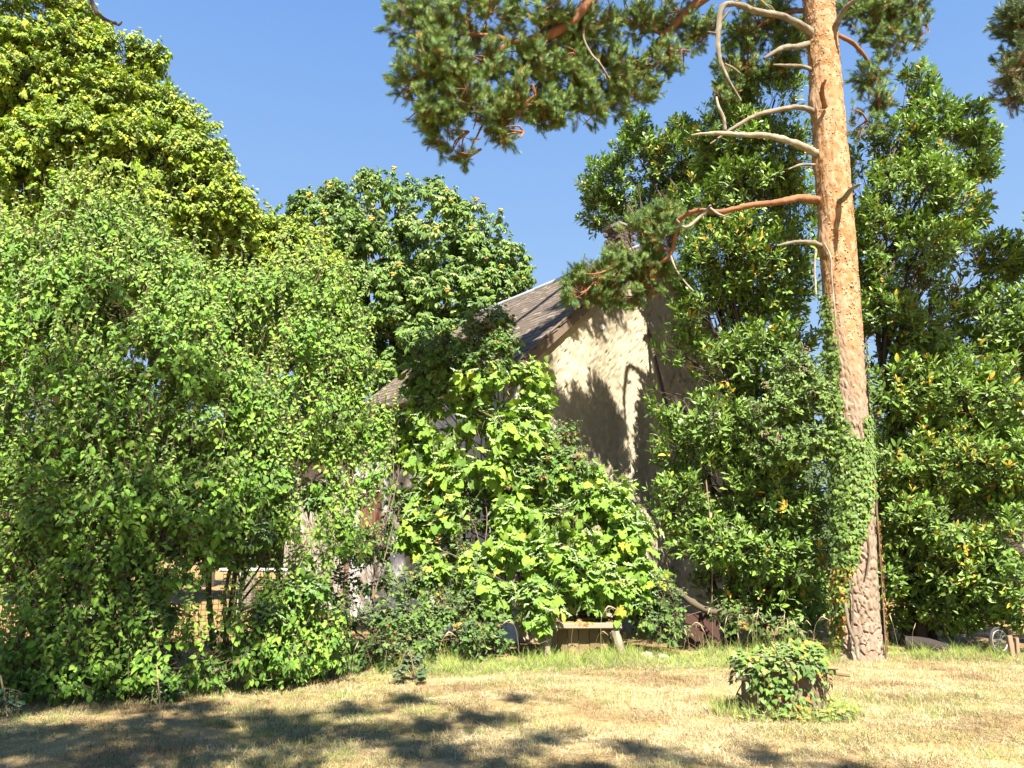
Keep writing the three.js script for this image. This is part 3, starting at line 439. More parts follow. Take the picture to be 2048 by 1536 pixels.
// ---------------------------------------------------------------- trees behind
{
  const spray = (n, yellow) => { const gs_ = [], lf = blade(ovate, .85, { n: 3, fold: .2, curl: .3 }), tint = (g, c) => { const a = g.attributes.color; for (let k = 0; k < a.count; k++) a.setXYZ(k, ...c); return g; };
    for (let k = 0; k < n; k++) { const g = lf.clone(), l = rr(.085, .13), y = k / n * .42; g.applyMatrix4(new THREE.Matrix4().makeRotationX(-.15 - rnd() * .7).premultiply(new THREE.Matrix4().makeRotationZ((k % 2 ? 1 : -1) * rr(.5, 1.4))).scale(V(l, l, l))); g.translate(0, y, rr(-.05, .05)); gs_.push(tint(g, [rr(.8, 1.15), rr(.85, 1.1), rr(.8, 1.1)])); }
    for (let k = 0; k < yellow; k++) { const g = blade(lance, .3, { n: 2 }), l = rr(.05, .075); g.applyMatrix4(new THREE.Matrix4().makeRotationX(Math.PI - rr(-.4, .5)).premultiply(new THREE.Matrix4().makeRotationZ(rr(-.8, .8))).scale(V(l, l, l))); g.translate(rr(-.05, .05), rr(.05, .3), .03); gs_.push(tint(g, [2.2, 1.7, 2.6])); const f = new THREE.IcosahedronGeometry(.014, 0); const q = f.index ? f : f; q.translate(rr(-.05, .05), rr(.02, .25), .05); const m = new MB(); for (let i = 0; i < f.attributes.position.count; i++) m.vert(f.attributes.position.getX(i), f.attributes.position.getY(i), f.attributes.position.getZ(i), [2.9, 2.0, 2.8]); for (let i = 0; i < f.attributes.position.count; i++) m.i.push(i); gs_.push(m.geo()); }
    return mergeGeometries(gs_.map((g) => { const q = g.clone(); if (!q.index) q.setIndex([...Array(q.attributes.position.count).keys()]); return q; })); };
  const limeMat = new THREE.MeshPhysicalMaterial({ color: 0xffffff, vertexColors: true, roughness: 1, transmission: .34, thickness: 0, side: THREE.DoubleSide });
  const limeSprig = (pl, p, ax, out, len) => { const d = ax.clone().setY(ax.y * .5 - .3).normalize(); pl.twig(p.clone().addScaledVector(d, -.25), d, .6, .006); pl.leaf(p, d, out.clone().addScaledVector(UP, 1.1).add(randDir().multiplyScalar(.35)), rr(.9, 1.25), rr(.9, 1.25), Math.floor(rnd() * 4), Math.floor(rnd() * 3)); };
  const lime = { geos: [spray(14, 5), spray(16, 3), spray(13, 6)], palette: [C(.23, .37, .012), C(.28, .42, .014), C(.165, .29, .014), C(.34, .44, .018)], mat: limeMat, partLimit: 0, wood: barkGrey, leafName: 'leaf_sprays' };
  const f1 = P(-230, 1150, 20); const t1 = new Plant('lime_tree', 'huge yellow-green lime tree in flower filling the upper left sky', 'tree', f1, lime);
  const A = [L(-60, 60, 20, 200, 170, 2.4), L(90, 60, 20, 90, 80, 1.4), L(140, 150, 20, 110, 90, 1.5), L(230, 130, 20, 60, 50, .9), L(60, 200, 19.5, 130, 90, 1.6), L(240, 220, 20, 90, 70, 1.2), L(320, 250, 20, 60, 60, .9), L(150, 300, 19.4, 120, 70, 1.5), L(290, 330, 19.6, 110, 70, 1.4), L(390, 320, 20, 55, 45, .8), L(410, 390, 20, 75, 50, 1), L(40, 360, 19, 90, 60, 1.2, .5), L(180, 420, 19, 100, 55, 1.2), L(330, 420, 19.5, 90, 45, 1, .8), L(440, 425, 20, 50, 25, .8), L(-90, 330, 20, 120, 160, 2), L(60, 500, 19, 130, 70, 1.4, .6), L(250, 540, 19.3, 140, 90, 1.4, .6), L(300, 110, 20, 12, 26, .25, 2), L(420, 460, 20.5, 70, 60, 1, .5), L(30, 300, 21.5, 160, 240, 1.2, .6), L(240, 360, 21.5, 190, 200, 1.2, .6)];
  crown(t1, A, { per: 62, sprig: limeSprig, shell: .5, clump: 1.2, gap: .41, upward: .15, back: .7, rim: .2, ok: (p) => p.x / -p.z > -.86 });
  t1.limb('trunk', [V(f1.x, -.1, f1.z), V(f1.x + .1, 4, f1.z), V(f1.x - .1, 9, f1.z), V(f1.x, 14, f1.z)], [.45, .38, .3, .15], 14); limbs(t1, f1, A, { r0: .14, fine: 5, fork: .6 });
  const f2 = P(500, 1150, 23); const t2 = new Plant('lime_tree', 'lower bright green lime branches between the huge tree and the chestnut', 'tree', f2, lime);
  const B = [L(500, 480, 23, 70, 36, 1.2), L(560, 500, 23, 60, 40, 1.1), L(600, 470, 23.4, 40, 34, .8), L(540, 440, 23.4, 26, 20, .5), L(450, 520, 22.6, 80, 40, 1.2), L(530, 560, 22.8, 90, 50, 1.3), L(620, 530, 23.4, 50, 50, 1), L(430, 600, 23, 80, 50, 1.2, .6), L(520, 650, 23, 120, 80, 1.4, .5)];
  crown(t2, B, { per: 62, sprig: limeSprig, shell: .5, clump: 1.2, gap: .41, upward: .15, back: .7, rim: .2 });
  t2.limb('trunk', [V(f2.x, -.1, f2.z), V(f2.x, 3, f2.z), V(f2.x + .3, 8, f2.z)], [.22, .18, .08], 10); limbs(t2, f2, B, { r0: .08, fine: 5 });

  const leaflet = blade(obov, .36, { n: 5, fold: .2, curl: .3 });
  const f3 = P(800, 1150, 29); const t3 = new Plant('horse_chestnut_tree', 'round dark green horse chestnut with yellowish fruit clusters behind the cottage roof', 'tree', f3, { geos: [palmate(7, leaflet, 4.2, .15), palmate(6, leaflet, 3.8, .3), palmate(7, leaflet, 4.4, .5)], palette: [C(.115, .225, .02), C(.145, .265, .022), C(.08, .175, .02), C(.25, .34, .09)], mat: leafMat(1, .3, .26), wood: barkGrey, leafName: 'leaf' });
  const D = [L(790, 420, 29, 100, 70, 2), L(720, 400, 29, 60, 46, 1.4), L(860, 420, 29, 70, 46, 1.4), L(650, 440, 29, 80, 60, 1.6), L(600, 470, 29.3, 46, 46, 1), L(930, 450, 29, 48, 40, 1.2), L(700, 500, 28, 120, 70, 1.8), L(840, 500, 28, 120, 70, 1.8), L(950, 520, 28.4, 50, 55, 1.2), L(1020, 520, 28.6, 40, 34, .9), L(1035, 560, 28.5, 34, 36, .8), L(990, 590, 28, 60, 50, 1.2), L(640, 570, 28, 90, 60, 1.6), L(770, 590, 27.4, 120, 60, 1.8), L(890, 600, 27.6, 90, 60, 1.6), L(700, 670, 27.4, 90, 60, 1.6), L(830, 680, 27, 110, 60, 1.8), L(930, 680, 27.4, 60, 50, 1.2), L(770, 760, 27, 120, 60, 1.6), L(740, 352, 29, 24, 14, .5), L(880, 370, 29, 26, 18, .5), L(660, 380, 29, 24, 16, .5), L(810, 520, 30.5, 230, 160, 1.2, .7)];
  const fruit = [];
  const chs = leafySprig({ n: [4, 6], size: [.22, .33], ratio: 1, spread: 1.2, droop: .55, pal: pick(0, 0, 1, 1, 2, 2, 3), face: [.9, .5, .3], jit: .35 });
  crown(t3, D, { per: 12, sprig: (pl, p, ax, out, len) => { chs(pl, p, ax, out, len); if (rnd() < .05 && out.z > 0) fruit.push(p.clone().addScaledVector(out, .18)); }, shell: .5, clump: .9, gap: .435, upward: .4, back: .75, len: [.25, .45] });
  t3.limb('trunk', [V(f3.x, -.1, f3.z), V(f3.x, 4, f3.z), V(f3.x + .2, 9, f3.z), V(f3.x, 13, f3.z)], [.4, .34, .22, .08], 14); limbs(t3, f3, D, { r0: .12, fine: 6, fork: .6 });
  const fm = [std(.42, .36, .05, .8), std(.4, .24, .06, .8)], fg = (() => { const p = []; for (let k = 0; k < 9; k++) { const g = new THREE.IcosahedronGeometry(rr(.03, .05), 1); g.translate(rr(-.09, .09), rr(-.06, .12), rr(-.09, .09)); p.push(g); } return mergeGeometries(p); })();
  fruit.slice(0, 220).forEach((p, k) => mesh('fruit_cluster', fg, fm[k % 5 ? 0 : 1], t3.g).position.copy(p).sub(t3.o));
}
// ---------------------------------------------------------------- shrubs on the left
{
  const dog = () => ({ geos: [blade(ovate, .6, { n: 5, fold: .35, curl: .35, wave: .06 }), blade(ovate, .52, { n: 5, fold: .6, curl: .5, wave: .1 }), blade(ovate, .68, { n: 5, fold: .2, curl: .25, wave: .08 })], palette: [C(.145, .325, .014), C(.195, .395, .018), C(.095, .24, .012), C(.275, .45, .04), C(.25, .22, .04)], mat: leafMat(1, .1, .42), wood: barkBrown });
  const sp = leafySprig({ n: [6, 9], size: [.055, .1], spread: 1.2, droop: .95, pal: pick(0, 0, 0, 1, 1, 2, 2, 2, 3, 0, 1, 2, 1, 0, 3, 2, 0, 1, 4), face: [.35, .7, .1], jit: .55, step: 1.5708 });
  const mk = (label, fx, fy, lobes, stems) => {
    const f = G(fx, fy), pl = new Plant('dogwood_shrub', label, 'shrub', f, dog()); pl.g.userData.group = undefined; delete pl.g.userData.group;
    crown(pl, lobes, { per: 104, sprig: sp, shell: .7, clump: 1.8, gap: .44, upward: .7, back: .45, len: [.16, .34], rim: .2 });
    // long leafy shoots that stand out of the crown
    for (const q of lobes) for (let k = 0; k < 20; k++) {
      const d = randDir(); d.y = Math.abs(d.y) * 1.2 + .15; d.normalize(); const b0 = V(q.c.x + d.x * q.r[0] * .8, q.c.y + d.y * q.r[1] * .8, q.c.z + Math.abs(d.z) * q.r[2] * .8), ax = V(d.x * .35, 1.25, d.z * .3 + .12).add(randDir().multiplyScalar(.3)).normalize(), len = rr(.3, .85); pl.twig(b0, ax, len, .005); frame(ax); const A = perpA.clone(), B = perpB.clone();
      for (let j = 0; j < 12; j++) { const t = (j + 1) / 12.5, az = j * 1.5708 + (j % 2 ? 3.14 : 0) + rr(-.3, .3), dir = A.clone().multiplyScalar(Math.cos(az)).addScaledVector(B, Math.sin(az)); dir.addScaledVector(ax, .4 * t); dir.y -= rr(.3, 1.1) * (1 - t * .6); pl.leaf(b0.clone().addScaledVector(ax, t * len), dir.normalize(), V(rr(-.4, .4), .4 + rr(0, .5), .7 + rr(-.3, .4)), rr(.05, .1) * (1.1 - t * .4), rr(.05, .1) * (1.1 - t * .4), [0, 1, 1, 3, 3][Math.floor(rnd() * 5)], Math.floor(rnd() * 3)); }
    }
    for (let k = 0; k < stems.length; k++) { const [a, w] = stems[k], s = f.clone().add(V(rr(-.35, .35), -.05, rr(-.25, .25))), e = P(...a); pl.limb('stem', [s, s.clone().lerp(e, .35).add(V(rr(-.2, .2), .1, rr(-.1, .1))), s.clone().lerp(e, .7).add(V(rr(-.15, .15), .1, 0)), e], [w, w * .8, w * .55, w * .2], 7); }
    limbs(pl, f.clone().setY(.6), lobes, { r0: .018, fine: 6, fork: .6 }); return pl;
  };
  mk('tall leafy dogwood shrub at the far left edge, its top against the lime tree', 60, 1395, [L(60, 560, 9.8, 80, 90, .7), L(160, 470, 9.8, 62, 90, .6), L(20, 520, 9.9, 44, 50, .5), L(150, 610, 9.5, 100, 90, .8), L(30, 700, 9.4, 110, 100, .9), L(150, 770, 9.2, 110, 90, .8), L(20, 860, 9.3, 110, 100, .8), L(140, 930, 9.1, 110, 90, .8), L(20, 1020, 9.2, 110, 90, .8), L(130, 1080, 9, 100, 80, .7), L(20, 1150, 9.1, 80, 70, .6, .7), L(100, 1190, 8.9, 60, 60, .5, .7), L(60, 1300, 8.8, 90, 60, .5, .9), L(150, 1350, 8.9, 80, 40, .4, 1), L(10, 1370, 8.8, 60, 30, .4, .9), L(-90, 800, 9.6, 90, 300, .9, .7)], [[[60, 620, 9.6], .03], [[150, 560, 9.7], .03], [[0, 700, 9.5], .03], [[170, 760, 9.4], .025]]);
  mk('dense dogwood shrub with dark bare stems, middle of the left thicket', 240, 1395, [L(250, 480, 10, 60, 60, .6), L(320, 540, 10, 80, 70, .7), L(250, 610, 9.7, 100, 90, .8), L(370, 640, 9.8, 90, 80, .8), L(290, 740, 9.4, 120, 90, .9), L(400, 770, 9.6, 90, 90, .8), L(260, 880, 9.2, 110, 90, .8), L(370, 920, 9.4, 110, 90, .8), L(270, 1020, 9.1, 110, 80, .8), L(390, 1060, 9.3, 100, 80, .7), L(240, 1130, 9, 90, 50, .5, .8), L(330, 1150, 9.2, 90, 40, .5, .7), L(200, 1230, 8.9, 50, 60, .4, .7), L(240, 1330, 9, 80, 44, .4, 1), L(340, 1330, 9.2, 90, 50, .5, 1), L(300, 1240, 9.1, 50, 40, .4, .6)], [[[240, 560, 10], .04], [[320, 640, 10], .04], [[215, 800, 9.5], .05], [[400, 800, 9.7], .035], [[290, 900, 9.5], .04]]);
  mk('spreading dogwood shrub beside the white side wall, right of the left thicket', 470, 1360, [L(450, 610, 10.4, 80, 60, .7), L(540, 610, 10.8, 70, 55, .7), L(630, 590, 11, 70, 60, .7), L(690, 650, 11.2, 44, 50, .5), L(490, 700, 10.2, 100, 80, .8), L(610, 710, 10.8, 100, 80, .8), L(700, 740, 11.2, 56, 50, .5), L(490, 830, 10, 90, 90, .8), L(600, 830, 10.5, 100, 80, .8), L(690, 830, 11, 50, 50, .5), L(670, 890, 11, 50, 40, .4, .6), L(500, 950, 9.9, 90, 80, .7), L(580, 930, 10.2, 60, 50, .5, .8), L(470, 1050, 9.8, 90, 70, .7), L(560, 1010, 10, 34, 60, .4, .8), L(640, 960, 10.6, 44, 40, .4, .5), L(740, 880, 11.4, 50, 40, .4, .8), L(730, 960, 11.2, 60, 44, .4, .4), L(480, 1110, 9.7, 70, 26, .5, .6), L(610, 1100, 10, 60, 40, .4, .4), L(690, 1060, 10.6, 60, 60, .4, .4), L(600, 1190, 10.2, 70, 36, .4, .5), L(440, 1300, 9.5, 80, 60, .5, 1.1), L(540, 1310, 9.8, 80, 50, .5, 1.1), L(640, 1290, 10.2, 60, 50, .4, .8), L(560, 1240, 9.9, 50, 30, .4, .4)], [[[440, 760, 10.2], .045], [[520, 760, 10.4], .04], [[600, 760, 10.6], .03], [[470, 900, 10], .03], [[640, 1050, 10.6], .02]]);
}
// ---------------------------------------------------------------- laurels
{
  const lau = () => ({ geos: [blade(lance, .36, { n: 5, fold: .22, curl: .15 }), blade(lance, .4, { n: 5, fold: .12, curl: .3, wave: .08 }), blade(lance, .33, { n: 5, fold: .3, curl: .05 })], palette: [C(.115, .225, .016), C(.155, .29, .02), C(.08, .17, .014), C(.215, .37, .028), C(.58, .36, .015), C(.68, .5, .05), C(.4, .19, .03)], mat: leafMat(1, .55, .26), wood: barkDark });
  const base = leafySprig({ n: [7, 12], size: [.1, .17], spread: 1.05, droop: -.05, ratio: 1, pal: (p) => { const y = sstep(.42, .68, fbm(p.x * 1.1 + 4, p.y * 1.1, p.z * 1.1)), r = rnd() * .88 + y * .14; return r < .5 ? [0, 1, 2, 0, 1, 3] : r < .7 ? [0, 1, 1, 3, 3, 1] : r < .88 ? [0, 1, 3, 1, 4, 0, 1] : [1, 3, 4, 5, 5, 1, 4]; }, face: [.7, .5, .2], jit: .4, rosette: .35 });
  const mk = (label, f, lobes, stems) => {
    const pl = new Plant('laurel_tree', label, 'tree', f, lau());
    crown(pl, lobes, { per: 74, sprig: base, shell: .55, clump: 1.3, gap: .435, upward: .7, back: .6, len: [.14, .3], rim: .25 });
    for (const [e, w] of stems) { const s = f.clone().add(V(rr(-.6, .6), -.05, rr(-.3, .3))), q = P(...e); pl.limb('stem', [s, s.clone().lerp(q, .4).add(V(rr(-.2, .2), 0, 0)), q], [w, w * .75, w * .3], 8); }
    limbs(pl, f.clone().setY(1), lobes, { r0: .05, fine: 6, fork: .7 }); return pl;
  };
  const a = mk('broad glossy laurel with yellowing leaves covering the gable, left of the pine trunk', V(4.4, 0, -14.6), [L(1225, 370, 17.8, 66, 56, .7), L(1205, 430, 17.8, 40, 40, .5, .8), L(1280, 320, 17.6, 56, 50, .7), L(1272, 262, 17.6, 24, 26, .4, 1.3), L(1362, 262, 17.4, 20, 26, .35, 1.3), L(1360, 330, 17.2, 76, 54, .8), L(1300, 420, 17.8, 60, 40, .5), L(1475, 170, 14.9, 42, 50, .5), L(1460, 280, 14.8, 74, 66, .8), L(1550, 200, 14.9, 66, 66, .8), L(1560, 310, 14.7, 80, 80, .8), L(1420, 420, 15.4, 90, 60, .7, .9), L(1500, 410, 14.5, 90, 80, .9), L(1595, 450, 14.6, 56, 90, .7), L(1450, 520, 14.3, 74, 70, .8, .8), L(1540, 560, 14.3, 80, 90, .8), L(1430, 640, 14.2, 64, 60, .7, .7), L(1350, 700, 14.4, 46, 36, .4, .7), L(1400, 570, 14.6, 44, 60, .5, .8), L(1380, 640, 14.6, 30, 40, .4, .7), L(1420, 500, 14.6, 50, 50, .5), L(1440, 740, 14, 90, 70, .8), L(1545, 720, 14, 90, 90, .9), L(1340, 800, 14.3, 36, 56, .4, .9), L(1415, 850, 13.9, 84, 70, .8), L(1530, 880, 13.8, 100, 90, .9), L(1350, 900, 14.1, 34, 50, .4, .9), L(1430, 970, 13.7, 90, 64, .8), L(1560, 1000, 13.7, 80, 90, .8), L(1350, 1000, 13.8, 44, 50, .5), L(1430, 1080, 13.6, 80, 56, .7, .8), L(1530, 1110, 13.6, 80, 70, .7), L(1610, 1100, 13.7, 40, 100, .6, .8), L(1520, 1200, 13.7, 70, 30, .5, .6), L(1600, 1210, 13.8, 44, 50, .4, .9), L(1560, 1160, 14.6, 110, 70, .4, .9), L(1650, 1200, 14.8, 60, 70, .4, 1), L(1480, 1170, 14.6, 90, 60, .4, .7), L(1520, 600, 15.6, 110, 420, .5, .45)], [[[1450, 700, 14.8], .1], [[1540, 500, 15], .12], [[1600, 600, 15], .12], [[1250, 470, 17.8], .07], [[1400, 900, 14.4], .07]]);
  mk('wide laurel with many yellow leaves at the right edge, behind the pine trunk', V(7.2, 0, -14.6), [L(1745, 320, 15, 54, 60, .7), L(1720, 400, 15.4, 50, 90, .6), L(1730, 560, 15, 50, 90, .6), L(1850, 330, 15.2, 90, 80, .7), L(1790, 285, 15, 46, 50, .6), L(1832, 170, 15, 30, 52, .4, 1.2), L(1850, 240, 15, 46, 46, .6), L(1930, 245, 15, 42, 34, .5, 1.1), L(1965, 280, 15, 22, 12, .3, 1.2), L(1900, 310, 14.9, 76, 56, .8), L(1965, 345, 15, 24, 12, .3, 1.3), L(1810, 390, 14.7, 90, 70, .9), L(1900, 420, 14.7, 60, 60, .8), L(1930, 440, 14.8, 20, 14, .3), L(1755, 480, 14.6, 50, 90, .7), L(1840, 520, 14.5, 96, 76, .9), L(1930, 545, 14.5, 84, 70, .8), L(2010, 520, 14.7, 56, 34, .6), L(1775, 640, 14.3, 60, 80, .7), L(1880, 650, 14.2, 100, 80, .9), L(2010, 650, 14.3, 90, 80, .9), L(1790, 780, 14, 70, 76, .8), L(1890, 790, 13.9, 96, 76, .9), L(2010, 800, 13.9, 90, 84, .9), L(1800, 920, 13.8, 70, 60, .8, .7), L(1890, 930, 13.7, 90, 70, .9, .8), L(2010, 950, 13.6, 90, 84, .9), L(1790, 1030, 13.7, 50, 56, .6), L(1890, 1050, 13.6, 90, 64, .9), L(2010, 1080, 13.4, 90, 76, .9), L(1770, 1150, 13.8, 26, 46, .4, .8), L(1920, 1150, 13.6, 70, 50, .7, .8), L(2030, 1180, 13.2, 60, 60, .7), L(1920, 1215, 13.9, 80, 40, .6), L(1840, 1130, 14.2, 50, 60, .6, .6), L(1960, 1130, 14, 80, 60, .7), L(2040, 1110, 13.6, 60, 60, .7), L(2060, 1215, 13.4, 50, 44, .5), L(1785, 1200, 14.6, 60, 60, .4, .8), L(1890, 1180, 14.6, 120, 70, .5, .5), L(2150, 750, 14.2, 110, 300, 1, .6), L(1850, 800, 15.8, 110, 400, .6, .4)], [[[1790, 700, 14.6], .1], [[1860, 600, 14.6], .11], [[1930, 700, 14.5], .1], [[1990, 800, 14.2], .08], [[1760, 900, 14.4], .07]]);
  const hang = (pts, r) => { const m = new MB(); m.tube(pts.map((q) => P(...q).sub(a.o)), pts.map((_, k) => r * (1 - k / pts.length * .4)), 5); m.build('hanging_stem', std(.3, .19, .12), a.g); };
  hang([[1412, 960, 13.3], [1420, 1040, 13.3], [1426, 1110, 13.3], [1424, 1160, 13.3], [1424, 1205, 13.3]], .012); hang([[1582, 1020, 13.3], [1578, 1060, 13.3], [1583, 1090, 13.3]], .012); hang([[1584, 1030, 13.3], [1590, 1070, 13.3], [1596, 1095, 13.3]], .008);
}
// ---------------------------------------------------------------- climbers on the cottage
{
  const grape = new Plant('grapevine', 'bright green grapevine sprawling over the cottage corner and down towards the bench', 'vine', G(1010, 1300), { geos: [fan(grapeHalf), fan(grapeHalf, { cup: .22, droop: .4 }), fan(grapeHalf, { cup: -.05, droop: .15, ridge: .07 }), fan(roundHalf, { cup: .2, droop: .4 })], palette: [C(.2, .38, .018), C(.25, .43, .022), C(.145, .3, .018), C(.31, .47, .03), C(.4, .4, .03)], mat: leafMat(1, .05, .42), wood: std(.13, .105, .075, .95), twigR: .005 });
  const gsr = leafySprig({ n: [4, 6], size: [.1, .2], spread: 1.15, droop: .55, pal: pick(0, 0, 0, 1, 1, 2, 2, 3, 1, 0, 2, 3, 0, 1, 0, 4), face: [.7, .75, 0], jit: .5 });
  const lobes = [L(890, 730, 14, 60, 40, .35, .7), L(950, 770, 13.8, 80, 56, .5), L(1030, 760, 13.9, 54, 40, .4), L(1060, 820, 13.9, 40, 50, .35), L(870, 820, 13.9, 56, 60, .45), L(940, 860, 13.6, 76, 60, .5), L(1020, 860, 13.7, 60, 56, .45), L(1010, 700, 14, 30, 26, .25), L(960, 710, 13.6, 50, 36, .3, .9), L(880, 690, 13.9, 40, 30, .3, .8), L(1000, 640, 13.9, 14, 30, .2, .7), L(900, 700, 14, 26, 26, .25), L(850, 900, 13.9, 40, 50, .4, .7), L(860, 980, 13.7, 40, 50, .35, .7), L(960, 930, 13.5, 60, 36, .35, .7), L(1060, 900, 13.8, 40, 40, .3, .7), L(1190, 950, 14.6, 34, 34, .3), L(1210, 1010, 14, 70, 50, .5), L(1235, 1080, 13.5, 66, 60, .5), L(1160, 1080, 13.4, 66, 60, .5), L(1275, 1150, 13.3, 44, 40, .4, .7), L(1090, 1130, 13.1, 70, 46, .4), L(1010, 1110, 13.1, 60, 40, .4, .9), L(940, 1140, 13.1, 60, 36, .4, .9), L(870, 1140, 13.1, 44, 40, .35, .8), L(1180, 1170, 12.9, 80, 44, .45), L(1260, 1200, 12.9, 46, 34, .35, .8), L(1080, 1210, 12.6, 40, 36, .3), L(1085, 1250, 12.2, 18, 22, .15, 1), L(1095, 1285, 12.15, 12, 16, .1, 1.2), L(980, 1190, 12.8, 44, 34, .3, .8), L(850, 760, 14.2, 40, 36, .3, .8), L(820, 850, 14.2, 34, 44, .3, .6), L(900, 950, 13.6, 50, 40, .35, .8), L(1000, 940, 13.6, 50, 40, .35, .8), L(930, 1040, 13.3, 60, 50, .35, .7), L(1030, 1030, 13.4, 60, 50, .35, .8), L(1110, 960, 13.8, 50, 40, .3, .8), L(1120, 1040, 13.5, 60, 44, .35, .9), L(840, 1060, 13.4, 44, 44, .3, .7), L(1080, 760, 14.1, 26, 40, .2, .7)];
  crown(grape, lobes, { per: 56, sprig: gsr, shell: .85, clump: 1.5, gap: .465, upward: .1, back: .4, len: [.2, .45], rim: .3 });
  limbs(grape, grape.o.clone().setY(.6).add(V(0, 0, -1)), lobes, { r0: .018, fine: 4, fork: .8 });
  for (const q of [[[985, 1290, 13.4], [975, 1100, 13.9], [962, 900, 14.2], [975, 740, 14.3]], [[1060, 1270, 13.3], [1045, 1160, 13.8], [1040, 1040, 14.2], [1050, 900, 14.3]]]) grape.limb('stem', q.map((w) => P(...w)), q.map((_, k) => .016 - k * .003), 7);
  for (const q of [[[880, 1100, 12.9], [930, 1120, 12.8], [985, 1150, 12.7], [1040, 1180, 12.6]], [[955, 1170, 12.7], [1000, 1195, 12.6], [1012, 1260, 12.5]], [[1035, 960, 13.6], [1038, 1040, 13.5], [1032, 1090, 13.4]]]) grape.limb('shoot', q.map((w) => P(...w)), q.map((_, k) => .011 - k * .002), 5);

  const maple = new Plant('field_maple_tree', 'dark small-leaved maple sapling poking above the roof corner', 'tree', G(950, 1290), { geos: [fan(mapleHalf), fan(mapleHalf, { cup: .2, droop: .45 })], palette: [C(.11, .24, .022), C(.14, .28, .025), C(.085, .19, .02), C(.26, .17, .03)], mat: leafMat(1, .12, .3), wood: barkBrown, minPx: 8 });
  const ML = [L(960, 650, 13.7, 40, 30, .35, .8), L(990, 690, 13.7, 50, 34, .35), L(920, 690, 13.6, 56, 36, .4), L(860, 710, 13.6, 36, 30, .3, .8), L(1000, 640, 13.8, 26, 22, .25, .8), L(950, 730, 13.6, 60, 30, .35), L(1130, 930, 13.8, 50, 36, .3, .8), L(1060, 960, 13.6, 50, 40, .3, .8)];
  crown(maple, ML, { per: 95, sprig: leafySprig({ n: [6, 8], size: [.06, .1], spread: 1.2, droop: .4, pal: pick(0, 0, 1, 1, 2, 2, 0, 1, 3), jit: .45, step: 1.5708 }), shell: .8, clump: 2, gap: .4, upward: .5, back: .4, len: [.15, .35], rim: .3 });
  maple.limb('trunk', [[925, 1280, 14], [930, 1000, 14.5], [938, 800, 14.4], [955, 660, 13.8]].map((w) => P(...w)), [.035, .028, .02, .009], 8); limbs(maple, P(945, 780, 13.6), ML, { r0: .014, fine: 5, fork: .2 });

  // small ivy creeping up the corner and the gable, sampled on the wall itself
  const creeper = new Plant('wall_ivy', 'small ivy creeping in strips up the cream gable near the corner', 'vine', HC, { geos: [fan(ivyHalf), fan(ivyHalf, { cup: .2, droop: .4 })], palette: [C(.14, .26, .03), C(.18, .31, .03), C(.1, .2, .028), C(.32, .34, .05)], mat: leafMat(1, .2, .3), wood: barkBrown, minPx: 8 });
  const gx = V(Math.cos(HROT), 0, -Math.sin(HROT)), gn = V(Math.sin(HROT), 0, Math.cos(HROT));
  for (const [x0, y0, x1, y1, w, n] of [[.1, 2.2, .18, 4.9, .2, 420], [.35, 2, .5, 4.2, .22, 420], [.75, 1.8, .72, 3.8, .12, 190], [.42, 4.5, .5, 5.15, .06, 60], [.9, 1, 1.4, 3, .5, 500], [1.8, 1, 2.3, 2.2, .5, 400]]) for (let k = 0; k < n; k++) { const t = rnd(), x = mixn(x0, x1, t) + gs() * w, y = mixn(y0, y1, t) + rr(-.1, .1); if (fbm(x * 4, y * 4, 3) < .42) continue; const p = HC.clone().addScaledVector(gx, x).addScaledVector(gn, rr(.02, .1)).setY(y); creeper.leaf(p, V(rr(-.7, .7), -1, rr(-.2, .4)), gn.clone().add(V(rr(-.4, .4), rr(0, .7), rr(-.4, .4))), rr(.06, .1), rr(.06, .1), Math.floor(rnd() * 3.3), k % 2); }
  for (const x of [.15, .42, .75]) creeper.limb('stem', [1, 2.2, 3.4, 4.5].map((y) => HC.clone().addScaledVector(gx, x + rr(-.08, .08)).addScaledVector(gn, .02).setY(y)), [.014, .011, .008, .004], 5);

  // brambles round the foot of the walls
  const bra = () => ({ geos: [blade(ovate, .72, { n: 4, fold: .3, curl: .2 }), blade(ovate, .62, { n: 4, fold: .45, curl: .35 }), fan(mapleHalf)], palette: [C(.085, .18, .022), C(.12, .235, .026), C(.065, .145, .022), C(.17, .27, .04), C(.34, .18, .04), C(.42, .3, .04)], mat: leafMat(1, .1, .3), wood: barkBrown, minPx: 9 });
  const bs = leafySprig({ n: [5, 8], size: [.05, .095], spread: 1.1, droop: .3, pal: (p) => rnd() < .08 ? [4, 5, 4, 0] : [0, 0, 1, 1, 2, 2, 3], jit: .5 });
  const bmk = (label, f, lobes, n) => { const pl = new Plant('bramble_thicket', label, 'bramble', f, bra()); crown(pl, lobes, { per: 80, sprig: bs, shell: .85, clump: 2.2, gap: .42, upward: .35, back: .35, len: [.15, .35], rim: .35 }); limbs(pl, f.clone().setY(.1), lobes, { r0: .012, fine: 6, fork: .4 }); return pl; };
